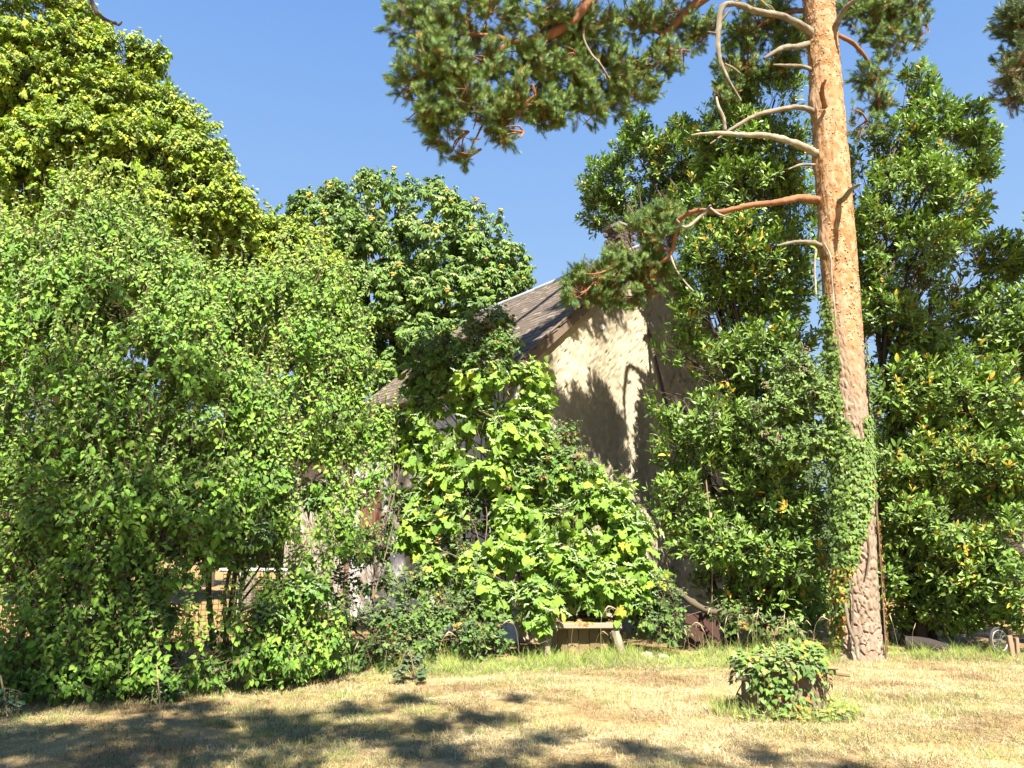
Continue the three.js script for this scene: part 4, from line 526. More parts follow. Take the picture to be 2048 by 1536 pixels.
  bmk('shady bramble thicket at the foot of the white side wall', G(740, 1330), [L(620, 1240, 11.4, 40, 40, .4, .5), L(700, 1240, 11.8, 70, 40, .5, .8), L(790, 1250, 11.9, 80, 50, .5), L(870, 1240, 12.1, 60, 50, .4), L(920, 1275, 12, 60, 34, .35), L(860, 1290, 11.8, 50, 30, .3), L(690, 1240, 12.4, 60, 50, .4, .8), L(960, 1230, 12.5, 40, 40, .3), L(730, 1300, 11.2, 80, 36, .4), L(830, 1290, 11.6, 60, 34, .4), L(660, 1310, 10.8, 50, 34, .4), L(760, 1170, 12.6, 60, 40, .4, .6), L(840, 1170, 12.9, 50, 40, .4, .7), L(740, 1090, 13.4, 70, 50, .4, .8), L(790, 1020, 13.8, 50, 60, .4, .8), L(690, 1170, 12.6, 60, 40, .4, .6), L(720, 1010, 13.8, 40, 40, .3, .5), L(800, 900, 14.6, 40, 50, .4, .7), L(780, 850, 14.8, 50, 40, .4, .7)]);
  bmk('tangled bramble hanging over the shaded corner below the vine', G(960, 1310), [L(930, 1010, 13.8, 80, 50, .35), L(1010, 980, 13.9, 60, 50, .35), L(1090, 1000, 13.8, 50, 50, .3), L(1110, 900, 14.2, 50, 44, .3), L(880, 1060, 13.6, 50, 50, .3, .8), L(1170, 1010, 14, 40, 50, .3, .8), L(930, 1220, 12.6, 56, 50, .4), L(1000, 1240, 12.7, 44, 44, .35), L(960, 1280, 12.4, 60, 30, .35, .8), L(900, 1110, 13.2, 50, 40, .35, .7), L(1050, 1070, 13.7, 60, 60, .35, .7), L(980, 1060, 13.9, 50, 50, .3, .6), L(960, 980, 14, 60, 40, .3, .6), L(1100, 940, 14, 60, 44, .35, .9), L(1130, 880, 14.2, 30, 40, .3, .7)]);
  bmk('leafy bramble right of the old bench, below the laurel', G(1310, 1300), [L(1290, 1240, 12.9, 46, 34, .35), L(1330, 1200, 13, 36, 46, .35), L(1330, 1255, 12.7, 36, 26, .3), L(1270, 1200, 13.1, 34, 30, .3, .7), L(1180, 1215, 13.1, 70, 22, .3, .8), L(1480, 1230, 13.1, 60, 34, .35, .6), L(1560, 1255, 13, 50, 24, .3, .6)]);
}
// ---------------------------------------------------------------- ivy on the pine and on the stump
{
  const ivg = [fan(ivyHalf), fan(ivyHalf, { cup: .2, droop: .35 }), fan(ivyHalf, { cup: -.08, droop: .2, ridge: .08 })], ivp = [C(.13, .24, .03), C(.175, .295, .036), C(.09, .18, .028), C(.24, .34, .06), C(.5, .36, .03), C(.46, .2, .03)];
  const ivy = new Plant('trunk_ivy', 'yellow-green ivy climbing the lower half of the pine trunk', 'ivy', P(1690, 1318, PZ - .2).setY(0), { geos: ivg, palette: ivp, mat: leafMat(1, .25, .3), wood: barkBrown, minPx: 9 });
  const axis = [[1318, 1714, 92], [1240, 1714, 86], [1100, 1709, 80], [900, 1701, 75], [700, 1690, 72], [550, 1679, 72]];
  const at = (y) => { for (let k = 0; k < axis.length - 1; k++) if (y <= axis[k][0] && y >= axis[k + 1][0]) { const t = (y - axis[k][0]) / (axis[k + 1][0] - axis[k][0]); return [mixn(axis[k][1], axis[k + 1][1], t), mixn(axis[k][2], axis[k + 1][2], t)]; } return [1714, 92]; };
  const put = (s, y, out, pals, size) => { const [cx, w] = at(y), a = clamp(s, -1.35, 1.35) * 1.35, r = (w / 2) * PZ / FOCAL * 1.02 + .03 + out, c = P(cx, y, PZ), n = V(Math.sin(a), 0, Math.cos(a)), p = c.add(n.clone().multiplyScalar(r)); ivy.leaf(p, V(rr(-.8, .8) + n.x * .3, -1, n.z * .4 + rr(-.3, .3)), n.clone().add(V(rr(-.5, .5), rr(.1, .9), rr(-.5, .5))), size, size * rr(.9, 1.15), pals[Math.floor(rnd() * pals.length)], Math.floor(rnd() * 3)); };
  // each patch: from/to height in the photograph, side range at its top and its foot (-1 left edge, +1 right edge), leaves, how far they stand off
  for (const [y0, y1, a0, b0, a1, b1, n, off] of [[590, 720, -1.25, -.75, -1.35, -.5, 300, .14], [700, 860, -1.3, -.55, -1.3, -.5, 460, .14], [840, 900, -1.25, -.4, -1.2, .1, 260, .12], [880, 1000, -1.2, .1, -1.2, .55, 800, .1], [980, 1080, -1.2, .5, -1.2, -.05, 700, .1], [1060, 1180, -1.3, .0, -1.3, -.5, 460, .11], [1170, 1300, -1.25, -.5, -1.15, -.75, 340, .08], [690, 860, .7, 1.1, .6, 1.0, 300, .03], [840, 960, .3, .9, .2, .75, 320, .03]]) for (let k = 0; k < n; k++) { const t = rnd(), y = mixn(y0, y1, t); put(mixn(mixn(a0, a1, t), mixn(b0, b1, t), rnd()) + gs() * .07, y, rnd() * rnd() * off, y > 1130 && rnd() < .45 ? [4, 4, 3, 5] : [0, 0, 1, 1, 2, 3, 0, 1, 2], rr(.04, .078)); }
  for (let k = 0; k < 420; k++) { const y = rr(1040, 1300), t = (y - 1040) / 260; put(1.02 + gs() * .1 - .12 * t, y, rnd() * .04, [5, 5, 5, 4], rr(.025, .05)); }
  for (const [s, y0, y1] of [[-.9, 1300, 600], [-.5, 1300, 750], [.1, 1150, 850], [.7, 1060, 680], [-.2, 1100, 880], [.85, 1318, 900]]) { const q = []; for (let k = 0; k < 7; k++) { const y = mixn(y0, y1, k / 6), [cx, w] = at(y), a = (s + rr(-.1, .1)) * 1.3, r = w / 2 * PZ / FOCAL + .04; q.push(P(cx, y, PZ).add(V(Math.sin(a) * r, 0, Math.cos(a) * r))); } ivy.limb('stem', q, q.map((_, k) => .014 - k * .0014), 5); }
  const bushy = leafySprig({ n: [6, 9], size: [.055, .09], spread: 1.1, droop: .1, pal: pick(0, 0, 1, 2, 0, 1, 3), jit: .4 });
  crown(ivy, [L(1600, 740, 12.8, 50, 40, .3, .8), L(1570, 820, 12.8, 80, 60, .4), L(1610, 880, 12.6, 56, 60, .35), L(1560, 900, 12.9, 60, 50, .35, .8), L(1640, 800, 12.5, 30, 60, .25)], { per: 90, sprig: bushy, shell: .8, clump: 2.4, gap: .42, upward: .3, back: .4, len: [.12, .28], rim: .3 });
  for (const [x, y] of [[1530, 770], [1612, 700], [1628, 785], [1530, 870], [1556, 876], [1606, 740]]) { const q = P(x, y, 12.35), g = []; for (let k = 0; k < 16; k++) { const d = randDir().multiplyScalar(.06), e = new THREE.IcosahedronGeometry(.011, 0); e.translate(d.x, d.y, d.z); g.push(e); } mesh('flower_head', mergeGeometries(g), std(.36, .24, .19), ivy.g).position.copy(q).sub(ivy.o); }

  const sc = G(1580, 1432).add(V(0, 0, -.25)), stump = thing('tree_stump', 'rotting tree stump almost hidden by ivy on the dry lawn', 'stump', [sc.x, 0, sc.z]);
  const b = new MB(), R = .4, Hh = .52; b.tube([V(0, -.05, 0), V(0, .1, 0), V(.01, .3, 0), V(0, Hh, 0)], [R * 1.12, R, R * .93, R * .9], 40, { smooth: 8, bump: (a, l, c) => 1 + (fbm(a * 3 + 5, l * 3, c * 3) - .5) * .35 + (cells(Math.atan2(c, a) * 3.2, l * 4)[0] - .4) * .08, col: (x, y, z) => { const n = fbm(x * 8, y * 8, z * 8); return [mixn(.13, .27, n), mixn(.085, .18, n), mixn(.055, .12, n)]; } }); b.build('bark', vcol(.95), stump);
  const slab = mesh('loose_slab', block(.34, .045, .2, .012, .02), std(.3, .19, .1), stump); slab.position.set(.5, .42, .12); slab.rotation.set(.2, .25, -.2);
  mesh('loose_slab', block(.2, .03, .14, .01, .02), std(.33, .2, .1), stump).position.set(.42, .46, .2);
  const wh = mesh('cut_end', rock(.06, [1.2, .7, .8]), std(.45, .4, .33), stump); wh.position.set(-.44, .37, .18);
  const si = new Plant('stump_ivy', 'dark and yellowing ivy draped over the low stump in the lawn', 'ivy', sc.clone(), { geos: ivg, palette: ivp, mat: leafMat(1, .3, .3), wood: barkBrown, minPx: 9 });
  for (let k = 0; k < 1900; k++) {
    const top = rnd() < .42, a = rr(-2.0, 2.0), r0 = top ? Math.sqrt(rnd()) * .46 : .4 + rr(0, .1), y = top ? Hh + rr(-.06, .1) + .09 * (1 - r0 * r0 * 6) + .05 * Math.sin(a) * r0 / .4 + (fbm(Math.sin(a) * r0 * 9, 5, Math.cos(a) * r0 * 9) - .5) * .16 : rr(.03, Hh); if (top && fbm(Math.sin(a) * r0 * 7, 3, Math.cos(a) * r0 * 7) < .4) continue; const p = V(sc.x + Math.sin(a) * r0, y, sc.z + Math.cos(a) * r0);
    if (!top && fbm(p.x * 6, p.y * 6, p.z * 6) < .47) continue;
    if (!top && y < .3 && rnd() < .35) continue;
    const n = top ? V(rr(-.5, .5), 1, rr(0, .9)) : V(Math.sin(a), rr(.2, .9), Math.cos(a)); n.x += rr(-.7, .7); n.z += rr(-.6, .6); p.x += gs() * .03; p.z += gs() * .04;
    const sz = rr(.03, .075); si.leaf(p, V(Math.sin(a) + rr(-.8, .8), top ? rr(-.2, .1) : -1, Math.cos(a) + rr(-.5, .5)), n, sz, sz * rr(.9, 1.1), top ? [0, 1, 3, 1, 0, 3, 1, 2, 0, 4][k % 10] : [2, 0, 2, 1, 0, 0, 2, 4, 2, 5, 1, 0, 2, 2][k % 14], k % 3);
  }
  for (let k = 0; k < 260; k++) { const a = rr(-.9, 1.9), r = rr(.45, .85) * rr(.8, 1), p = V(sc.x + Math.sin(a) * r, rr(.02, .08), sc.z + Math.cos(a) * r * .8); si.leaf(p, randDir().setY(.1), V(rr(-.4, .4), 1, rr(0, .6)), rr(.04, .07), rr(.04, .07), [0, 1, 3, 4][k % 4], k % 3); }
  for (let k = 0; k < 16; k++) { const a = rr(-1.7, 1.7), q = []; for (let j = 0; j < 5; j++) { const y = Hh + .03 - j * .13, r = .44 + .05 * Math.sin(j * 2 + k) + (j === 0 ? -.06 : 0); q.push(V(sc.x + Math.sin(a + j * .05) * r, Math.max(.01, y), sc.z + Math.cos(a + j * .05) * r)); } si.limb('stem', q, [.006, .007, .007, .006, .005], 5); }
}


// ---------------------------------------------------------------- small things
{
  // old bench: mossy slab on upright boards, a leaning stone leg at the right
  const bp = G(1166, 1316), B = thing('garden_bench', 'weathered stone bench with moss along its top, boards leaning underneath, in front of the vine', 'bench', [bp.x, 0, bp.z]); B.rotation.y = .1;
  const slabM = std(.31, .26, .19, .95), boardM = [[.22, .15, .075], [.18, .12, .06], [.25, .17, .09]].map((c) => std(...c, .9));
  mesh('slab', block(1.22, .085, .52, .014, .03), slabM, B).position.set(0, .485, -.17);
  for (let k = 0; k < 6; k++) { const q = mesh('board', block(.165, .44, .03, .006, .012), boardM[k % 3], B); q.position.set(-.47 + k * .172, .215, -.13 - (k % 2) * .012); q.rotation.x = -.06; q.rotation.z = rr(-.02, .02); }
  const leg = mesh('stone_leg', rock(.16, [.52, 1.65, .8], .5), std(.33, .27, .19), B); leg.position.set(.56, .2, .02); leg.rotation.z = .22;
  mesh('stone_leg', block(.14, .44, .4, .02, .03), slabM, B).position.set(-.56, .21, -.2);
  const N = 900, moss = new THREE.InstancedMesh(new THREE.IcosahedronGeometry(1, 0), std(.2, .15, .03), N), M = new THREE.Matrix4(), cc = new THREE.Color();
  for (let k = 0; k < N; k++) { const x = rr(-.6, .6), z = .085 - Math.pow(rnd(), 1.6) * .3, r = rr(.006, .017) * (fbm(x * 6, 1, z * 6) > .47 ? 1.2 : .4); M.makeScale(r * 1.4, r, r * 1.4).setPosition(x, .528 + (z > .065 ? -rnd() * .04 : 0), z); moss.setMatrixAt(k, M); cc.setRGB(rr(.7, 2), rr(.8, 1.5), rr(.6, 1.4)); moss.setColorAt(k, cc); }
  moss.name = 'moss'; moss.userData.kind = 'stuff'; B.add(moss);
  const rot = [[.2, .1, .06], [.14, .075, .05], [.28, .15, .085]].map((c) => std(...c, .95));
  [['long rotten plank lying along the back of the bench top', .1, .55, -.34, .8, .12], ['dark splintered plank on the left of the bench top', -.2, .545, -.2, .55, -.1], ['reddish plank tilted up at the right end of the bench', .36, .6, -.26, .46, -.3], ['short broken plank on the middle of the bench', .1, .57, -.16, .36, .25], ['crumbling plank topmost on the pile of rotten wood', .2, .63, -.3, .5, -.2]].forEach(([l, x, y, z, len, r], k) => { const q = mesh('rotten_plank', block(len, .035, .1, .008, .03), rot[k % 3]); q.position.copy(B.localToWorld(V(x, y, z))); q.rotation.set(rr(-.15, .15), r + .1, k === 2 ? -.2 : rr(-.05, .05)); tag(q, l, 'plank', 'rotten planks on the bench'); });
  // stones and a dead branch right of the bench
  [[1290, 1262, 12.6, .1, 'grey jagged stone propped in the brambles right of the bench'], [1300, 1275, 12.55, .07, 'small pale stone just right of the bench leg'], [1326, 1298, 12.3, .1, 'flat pale stone in the grass under the brambles'], [1240, 1225, 12.9, .08, 'pale stone behind the right end of the bench']].forEach(([x, y, Z, r, l], k) => { const q = mesh('stone', rock(r * .8, [1.3, .8, 1], .9), std(.36, .31, .23)); q.position.copy(P(x, y, Z)); if (k < 3) q.position.y = Math.min(q.position.y, r * .3); q.rotation.y = k; tag(q, l, 'stone', 'stones by the bench'); });
  { const m = new MB(), a = [[1352, 1178, 13.2, .05], [1385, 1206, 13.1, .06], [1420, 1222, 13, .055], [1452, 1226, 12.9, .035]], o = P(1400, 1210, 13.1); m.tube(a.map(([x, y, z]) => P(x, y, z).sub(o)), a.map((q) => q[3]), 8, { bump: (x, l, z) => 1 + (noise(x * 2, l * 9, z * 2) - .5) * .5 }); const q = m.build('dead_branch', std(.1, .075, .045)); q.position.copy(o); tag(q, 'bent bare branch fallen in the dark gap between vine and laurel', 'branch'); }
  { const q = mesh('rusty_panel', block(.6, .6, .02, .006, .03), std(.05, .02, .015, .95)); q.position.copy(P(1405, 1250, 13.6)).setY(.3); q.rotation.set(-.25, .2, .04); tag(q, 'dark rust-red metal sheet leaning in the shade under the laurel', 'metal sheet'); }
  // white gate and posts left of the cottage
  const white = std(.74, .74, .72, .6), wire = std(.17, .1, .07, .7);
  { const l = P(440, 1140, 15), r = P(612, 1140, 15), gt = thing('garden_gate', 'white tubular gate with rusty wire mesh seen through the left shrubs', 'gate', [(l.x + r.x) / 2, 0, l.z]), w = r.x - l.x, h = l.y;
    const bar = (x0, y0, x1, y1, rad, n, mt = white) => { const m = new MB(); m.tube([V(x0, y0, 0), V(x1, y1, 0)], [rad, rad], 10, { smooth: 1 }); return m.build(n, mt, gt); };
    bar(-w / 2, h, w / 2, h, .035, 'top_rail'); bar(-w / 2, .16, w / 2, .16, .025, 'bottom_rail'); for (const x of [-w / 2 + .42, w / 2 - .04]) bar(x, 0, x, h - .03, .045, 'gate_post');
    const m = new MB(); for (let k = 1; k < 20; k++) m.tube([V(-w / 2 + k * w / 20, .18, .0), V(-w / 2 + k * w / 20, h * .8, .0)], [.004, .004], 4, { smooth: 1 }); for (let k = 1; k < 11; k++) m.tube([V(-w / 2, .16 + k * .095, .006), V(w / 2, .16 + k * .095, .006)], [.004, .004], 4, { smooth: 1 }); m.build('wire_mesh', wire, gt); }
  const post = (x, y, Z, label) => { const top = P(x, y, Z), g = thing('fence_post', label, 'post', [top.x, 0, top.z], 'white posts along the old fence'); const m = new MB(); m.tube([V(0, -.1, 0), V(.01, top.y * .5, 0), V(0, top.y, 0)], [.05, .048, .046], 12, { smooth: 4 }); m.build('post', white, g); const c = mesh('cap', new THREE.SphereGeometry(.048, 12, 6, 0, 6.283, 0, 1.57), white, g); c.position.y = top.y - .004; c.scale.y = .5; };
  post(862, 1196, 12.7, 'white fence post half hidden in brambles under the vine'); post(606, 1215, 13, 'white fence post at the foot of the pale annex wall');
  { const m = new MB(), q = thing('wire_fence', 'rusty sagging wire netting between the shrubs and the gate', 'fence', [P(300, 1200, 14).x, 0, -14]); for (let k = 0; k < 46; k++) m.tube([V(-2.2 + k * .1, .05, rr(-.01, .01)), V(-2.2 + k * .1 + rr(-.02, .02), .95, rr(-.03, .03))], [.004, .004], 4, { smooth: 1 }); for (let k = 0; k < 10; k++) m.tube([V(-2.3, .08 + k * .095, .006), V(0, .05 + k * .095, .006), V(2.4, .08 + k * .095, .006)], [.004, .004, .004], 4); m.build('netting', wire, q); for (const x of [-2.2, 2.3]) { const a = new MB(); a.tube([V(x, -.1, .03), V(x, 1.05, .03)], [.04, .035], 8, { smooth: 1 }); a.build('stake', std(.25, .19, .13), q); } }
  { const q = mesh('boulder', rock(.55, [1.3, .75, .8], .4), std(.5, .42, .31)); q.position.copy(P(165, 1215, 14.5)).setY(.25); tag(q, 'pale sandy boulder beyond the left dogwood shrub', 'boulder'); }
  { const q = mesh('boulder', rock(.3, [1.5, .6, .8], .4), std(.52, .42, .3)); q.position.copy(P(20, 1300, 11.5)).setY(.1); tag(q, 'low sunlit stone behind the shrubs at the left edge', 'boulder'); }
  // right edge: wheel, wooden stakes, dark log under the laurel
  { const c = P(1998, 1262, 13), w = thing('bicycle_wheel', 'small wheel with grey rim leaning under the laurel at the right edge', 'wheel', [c.x, 0, c.z]); w.rotation.set(0, .35, .06); const y = .2;
    const ty = mesh('tyre', new THREE.TorusGeometry(.2, .026, 10, 44), std(.035, .033, .03, .8), w); ty.position.y = y + .02; const ri = mesh('rim', new THREE.TorusGeometry(.165, .014, 8, 44), std(.5, .5, .48, .35, { metalness: .6 }), w); ri.position.y = y + .02; const hb = mesh('hub', new THREE.CylinderGeometry(.025, .025, .09, 14), std(.3, .3, .3, .4, { metalness: .6 }), w); hb.rotation.x = Math.PI / 2; hb.position.y = y + .02; for (let k = 0; k < 12; k++) { const s = mesh('spoke', new THREE.CylinderGeometry(.002, .002, .16, 5), std(.4, .4, .4, .4, { metalness: .6 }), w), a = k / 12 * 6.283; s.position.set(Math.cos(a) * .085, y + .02 + Math.sin(a) * .085, 0); s.rotation.z = a - Math.PI / 2; } }
  [[2020, .34, 'short brown stake just right of the small wheel'], [2032, .3, 'thin brown stake at the right edge of the picture']].forEach(([x, h, l], k) => { const p = P(x, 1280, 12.8), q = mesh('wooden_stake', block(.075 - k * .02, h, .06, .008, .012), std(.3, .2, .13)); q.position.set(p.x, h / 2 - .02, p.z); q.rotation.z = .04 - k * .08; tag(q, l, 'stake', 'stakes beside the wheel'); });
  { const p = P(1848, 1268, 13.4), g = thing('log', 'dark sawn log lying in the shade under the right laurel', 'log', [p.x, .1, p.z]); g.rotation.set(0, -.35, -.08); g.scale.setScalar(.7); const m = new MB(); m.tube([V(-.42, 0, 0), V(0, .02, 0), V(.46, -.05, 0)], [.17, .16, .14], 20, { smooth: 8, cap: false, bump: (a, l, c) => 1 + (fbm(a * 3, l * 3, c * 3) - .5) * .2 }); m.build('bark', std(.03, .022, .018), g); for (const [x, r] of [[-.42, .17], [.46, .14]]) { const e = mesh('cut_end', new THREE.CylinderGeometry(r * .97, r * .97, .02, 22), std(.09, .06, .04), g); e.rotation.z = Math.PI / 2; e.position.set(x, x < 0 ? 0 : -.05, 0); } }
}
// ---------------------------------------------------------------- far side of the garden
{
  const hp = P(2090, 1106, 48), F = thing('distant_house', 'pale house with pinkish roof glimpsed behind the right laurel', 'house', [hp.x, 0, hp.z]); const wl = std(.62, .55, .48), tl = std(.34, .17, .12);
  mesh('wall', block(13, 3.4, 7, .02), wl, F).position.y = 1.7;
  for (const s of [-1, 1]) { const r = mesh('roof', block(13.6, .14, 4.5, .03), tl, F); r.position.set(0, 4.55, s * 1.95); r.rotation.x = s * .52; }
  for (const x of [-5, -2.4, .2, 3, 5.2]) { const w = new THREE.Group(); w.name = 'window'; F.add(w); w.position.set(x, 1.8, 3.52); mesh('frame', block(1.2, 1.3, .06, .01), std(.75, .75, .75), w); for (const k of [-.28, .28]) mesh('pane', block(.48, 1.1, .02, .004), std(.05, .06, .07, .1), w).position.set(k, 0, .035); }
  const far = (label, name, x, Z, lobes, pal) => { const f = P(x, 1130, Z), pl = new Plant(name, label, name === 'hedge' ? 'hedge' : 'tree', f, { geos: [blade(ovate, .8, { n: 3 }), blade(ovate, .7, { n: 3, fold: .5 })], palette: pal, mat: leafMat(1, .1, .3), wood: barkDark, partLimit: 0, leafName: 'foliage' }); crown(pl, lobes, { per: 26, sprig: leafySprig({ n: [6, 9], size: [.14, .22], spread: 1.2, droop: .3, pal: pick(0, 1, 2), twig: false }), shell: .5, clump: .7, gap: .4, upward: .3, back: .85, len: [.3, .5] }); pl.limb('trunk', [V(f.x, -.1, f.z), V(f.x, 3, f.z), V(f.x, 5, f.z)], [.3, .25, .1], 8); return pl; };
  const g3 = [C(.055, .11, .025), C(.07, .135, .028), C(.042, .09, .022)];
  far('dark background tree between the left shrubs and the cottage, mostly hidden', 'background_tree', 420, 36, [L(420, 880, 36, 160, 150, 3), L(240, 920, 36, 130, 120, 3), L(600, 900, 36, 120, 130, 3)], g3);
  far('dark background tree at the far left behind the lime', 'background_tree', 0, 36, [L(60, 880, 36, 140, 160, 3), L(-80, 900, 36, 120, 150, 3)], g3);
  far('low dark hedge closing the garden on the left', 'hedge', 300, 30, [L(40, 1070, 30, 140, 60, 1.2), L(240, 1075, 30, 140, 56, 1.2), L(420, 1070, 30, 130, 60, 1.2), L(560, 1070, 31, 120, 60, 1.2), L(-140, 1060, 30, 140, 70, 1.2)], g3);
  far('background tree behind the right laurel, seen only through gaps', 'background_tree', 1960, 40, [L(1900, 900, 40, 150, 150, 3), L(2080, 860, 40, 130, 170, 3)], g3);
  far('dark background tree behind the pine trunk and the laurels', 'background_tree', 1640, 30, [L(1600, 1000, 30, 130, 130, 2), L(1740, 960, 30, 120, 130, 2), L(1850, 1040, 31, 110, 90, 2), L(1640, 820, 31, 110, 90, 2)], g3);
  const lf = (k) => blade(ovate, .8, { n: 3, fold: .25 });
  // the tree over the viewer whose shade lies on the lawn, and whose bare twig hangs into the sky
  const f = V(-9, 0, 2.6), ov = new Plant('overhanging_tree', 'bare dark twig of an overhanging tree at the top left', 'tree', f, { geos: [blade(ovate, .8, { n: 3 }), blade(ovate, .7, { n: 3, fold: .4 })], palette: g3, mat: leafMat(1, .1, .3), wood: barkDark, partLimit: 0, leafName: 'foliage' });
  const S = (x, z, h, r, d = 1) => { const k = h / SUN.y; return { c: V(x + SUN.x * k, h, z + SUN.z * k), r: [r, r * .6, r], dens: d }; };      // a lobe that shades the lawn at x, z from height h
  const SP = (px, py, Z, h, r, d = .7) => { const q = P(px, py, Z), k = (h - q.y) / SUN.y; return { c: q.addScaledVector(SUN, k), r: [r, r * .6, r], dens: d }; };      // the same for a point of the shrubs
  const lob = [S(-4.4, -6.6, 9, 1.2), S(-3.2, -6.4, 9.2, 1), S(-5.2, -7.6, 9.6, 1), S(-2.3, -6.9, 9.2, .7, .8), S(-3.6, -7.5, 9.6, .8, .8), S(-1.5, -6.3, 9, .7, .8), S(-1.2, -7.5, 9.3, .55, .8), S(-.5, -6.7, 9, .5, .8), S(-.3, -8.2, 9.6, .45, .7), S(-2.4, -8.2, 9.8, .5, .7), S(-4.4, -8.5, 10, .6, .7), S(.5, -6.2, 9, .6, .8), S(.3, -7.3, 9.2, .35, .8), S(1.5, -6, 9, .5, .8), S(2, -6.7, 9.2, .3, .7), S(-1.2, -9.1, 10, .35, .7), S(.1, -9.2, 10, .3, .6), S(-5.6, -6, 9, 1.2), S(-4.6, -7.4, 9.4, .9), S(-3.2, -8, 9.8, .6, .8), S(-5.6, -8.8, 10, .8), S(-2.4, -6, 9, .9), S(-2, -7.7, 9.4, .5), S(1, -6.9, 9.1, .4, .7), S(2.6, -6.2, 9, .5, .6), S(-2.8, -7.2, 9.3, .9), S(-1.9, -6.8, 9.2, .7), S(-3.9, -7, 9.3, 1), S(-.9, -7.1, 9.2, .6), S(0, -6.4, 9, .6), S(-.8, -8, 9.6, .4, .8), S(-1.7, -8.5, 9.7, .4, .7), S(-3.4, -8.7, 9.9, .5, .7), S(-5, -8.1, 9.8, .7),
    SP(210, 720, 9.5, 11, .4, .45), SP(140, 860, 9.2, 11.4, .4, .45), SP(330, 860, 9.3, 11.2, .35, .4), SP(70, 1000, 9.1, 11, .4, .5), SP(260, 1040, 9, 11.2, .5, .5), SP(400, 1080, 9.7, 11.6, .4, .4), SP(330, 1220, 9, 10.6, .6, .7), SP(150, 1240, 8.9, 10.6, .6, .7), SP(500, 1250, 9.6, 11, .5, .7), SP(60, 1340, 8.8, 10.4, .6, .8), SP(230, 930, 9.2, 11.2, .45, .6), SP(430, 930, 9.8, 11.6, .35, .5), SP(90, 1130, 9, 10.8, .55, .7), SP(420, 1180, 9.5, 11, .5, .7), SP(560, 1150, 9.9, 11.4, .4, .6), SP(260, 830, 9.3, 11.4, .4, .5), SP(700, 1280, 11, 12, .5, .6)];
  crown(ov, lob, { per: 36, sprig: leafySprig({ n: [6, 9], size: [.07, .11], spread: 1.2, droop: .3, pal: pick(0, 1, 2) }), shell: .95, clump: 1.4, gap: .4, upward: .3, back: 0, len: [.3, .5], rim: .3 });
  ov.limb('trunk', [V(f.x, -.1, f.z), V(f.x + .2, 3.5, f.z - .2), V(f.x + .6, 7, f.z - .4), V(f.x + 1, 10, f.z - .6)], [.34, .28, .2, .1], 12);
  for (const q of lob) ov.limb('branch', [V(f.x + .6, rr(5.5, 7.5), f.z - .4), V(f.x + .6, 8.5, f.z - .4).lerp(q.c, .55).add(randDir().multiplyScalar(.5)), q.c], [.04, .025, .01], 6);
  const tw = [[150, -160, 5.2], [166, -60, 5.15], [183, 0, 5.1], [192, 22, 5.1], [206, 36, 5.1], [222, 44, 5.1], [237, 50, 5.1]].map((q) => P(...q));
  ov.limb('bare_twig', [V(f.x + .4, 5.5, f.z - .4), V(-3.6, 7.4, -.5), ...tw], [.06, .04, .022, .018, .016, .017, .013, .011, .009], 8); ov.limb('bare_twig', [P(237, 50, 5.1), P(241, 47, 5.1), P(244, 43, 5.1)], [.009, .008, .005], 6); for (const [x, y, x1, y1] of [[194, 24, 192, 30], [206, 36, 206, 41], [222, 44, 223, 49], [228, 46, 232, 44]]) ov.limb('bare_twig', [P(x, y, 5.1), P((x + x1) / 2, (y + y1) / 2, 5.09), P(x1, y1, 5.08)], [.012, .011, .007], 6);
  // second pine, right of the frame
  const p2 = P(2330, 1150, 12.5); const pb = new Plant('pine_tree', 'pine foliage hanging into the top right corner from outside', 'tree', p2, { geos: [shoot(100, .15, .07, .003), shoot(90, .12, .065, .003)], palette: [C(.13, .19, .05), C(.1, .165, .055), C(.26, .2, .1)], mat: new THREE.MeshStandardMaterial({ color: 0xffffff, vertexColors: true, roughness: .55, side: THREE.DoubleSide }), partLimit: 0, wood: std(.3, .16, .09), leafName: 'needles' });
  const PB = [L(2030, 40, 11, 30, 46, .4), L(2065, 20, 11, 50, 60, .5), L(2045, 110, 11, 36, 40, .4), L(2020, 150, 11, 32, 26, .3, .8), L(2035, 190, 11, 34, 28, .3, .8), L(2100, 90, 11, 60, 90, .6), L(2090, 190, 11, 44, 50, .4)];
  crown(pb, PB, { per: 60, sprig: (pl, p, ax) => { pl.twig(p.clone().addScaledVector(ax, -.25), ax, .3, .004); for (let k = 0; k < 4; k++) { const d = ax.clone().add(randDir().multiplyScalar(.75)).normalize(), s2 = rr(.75, 1.1); pl.leaf(p.clone().addScaledVector(ax, rr(-.12, .04)), d, randDir(), s2, s2, p.y < P(0, 120, 11).y && rnd() < .4 ? 2 : k % 2, k % 2); } }, shell: .8, clump: 2.6, gap: .43, upward: .5, back: .1, len: [.12, .3], rim: .3 });
  pb.limb('trunk', [V(p2.x, -.1, p2.z), V(p2.x, 5, p2.z), V(p2.x - .1, 10, p2.z), V(p2.x, 14, p2.z)], [.36, .3, .24, .1], 14); for (const q of PB) { pb.limb('branch', [V(p2.x, q.c.y + rr(.3, 1.5), p2.z), V(p2.x, q.c.y + .6, p2.z).lerp(q.c, .5), q.c], [.05, .03, .01], 6); for (let k = 0; k < 5; k++) { const d = randDir(); pb.limb('branch', [q.c, q.c.clone().add(V(d.x * q.r[0] * .5, d.y * q.r[1] * .4, d.z * q.r[2] * .5)), q.c.clone().add(V(d.x * q.r[0], d.y * q.r[1], d.z * q.r[2]))], [.01, .007, .004], 4); } }
}
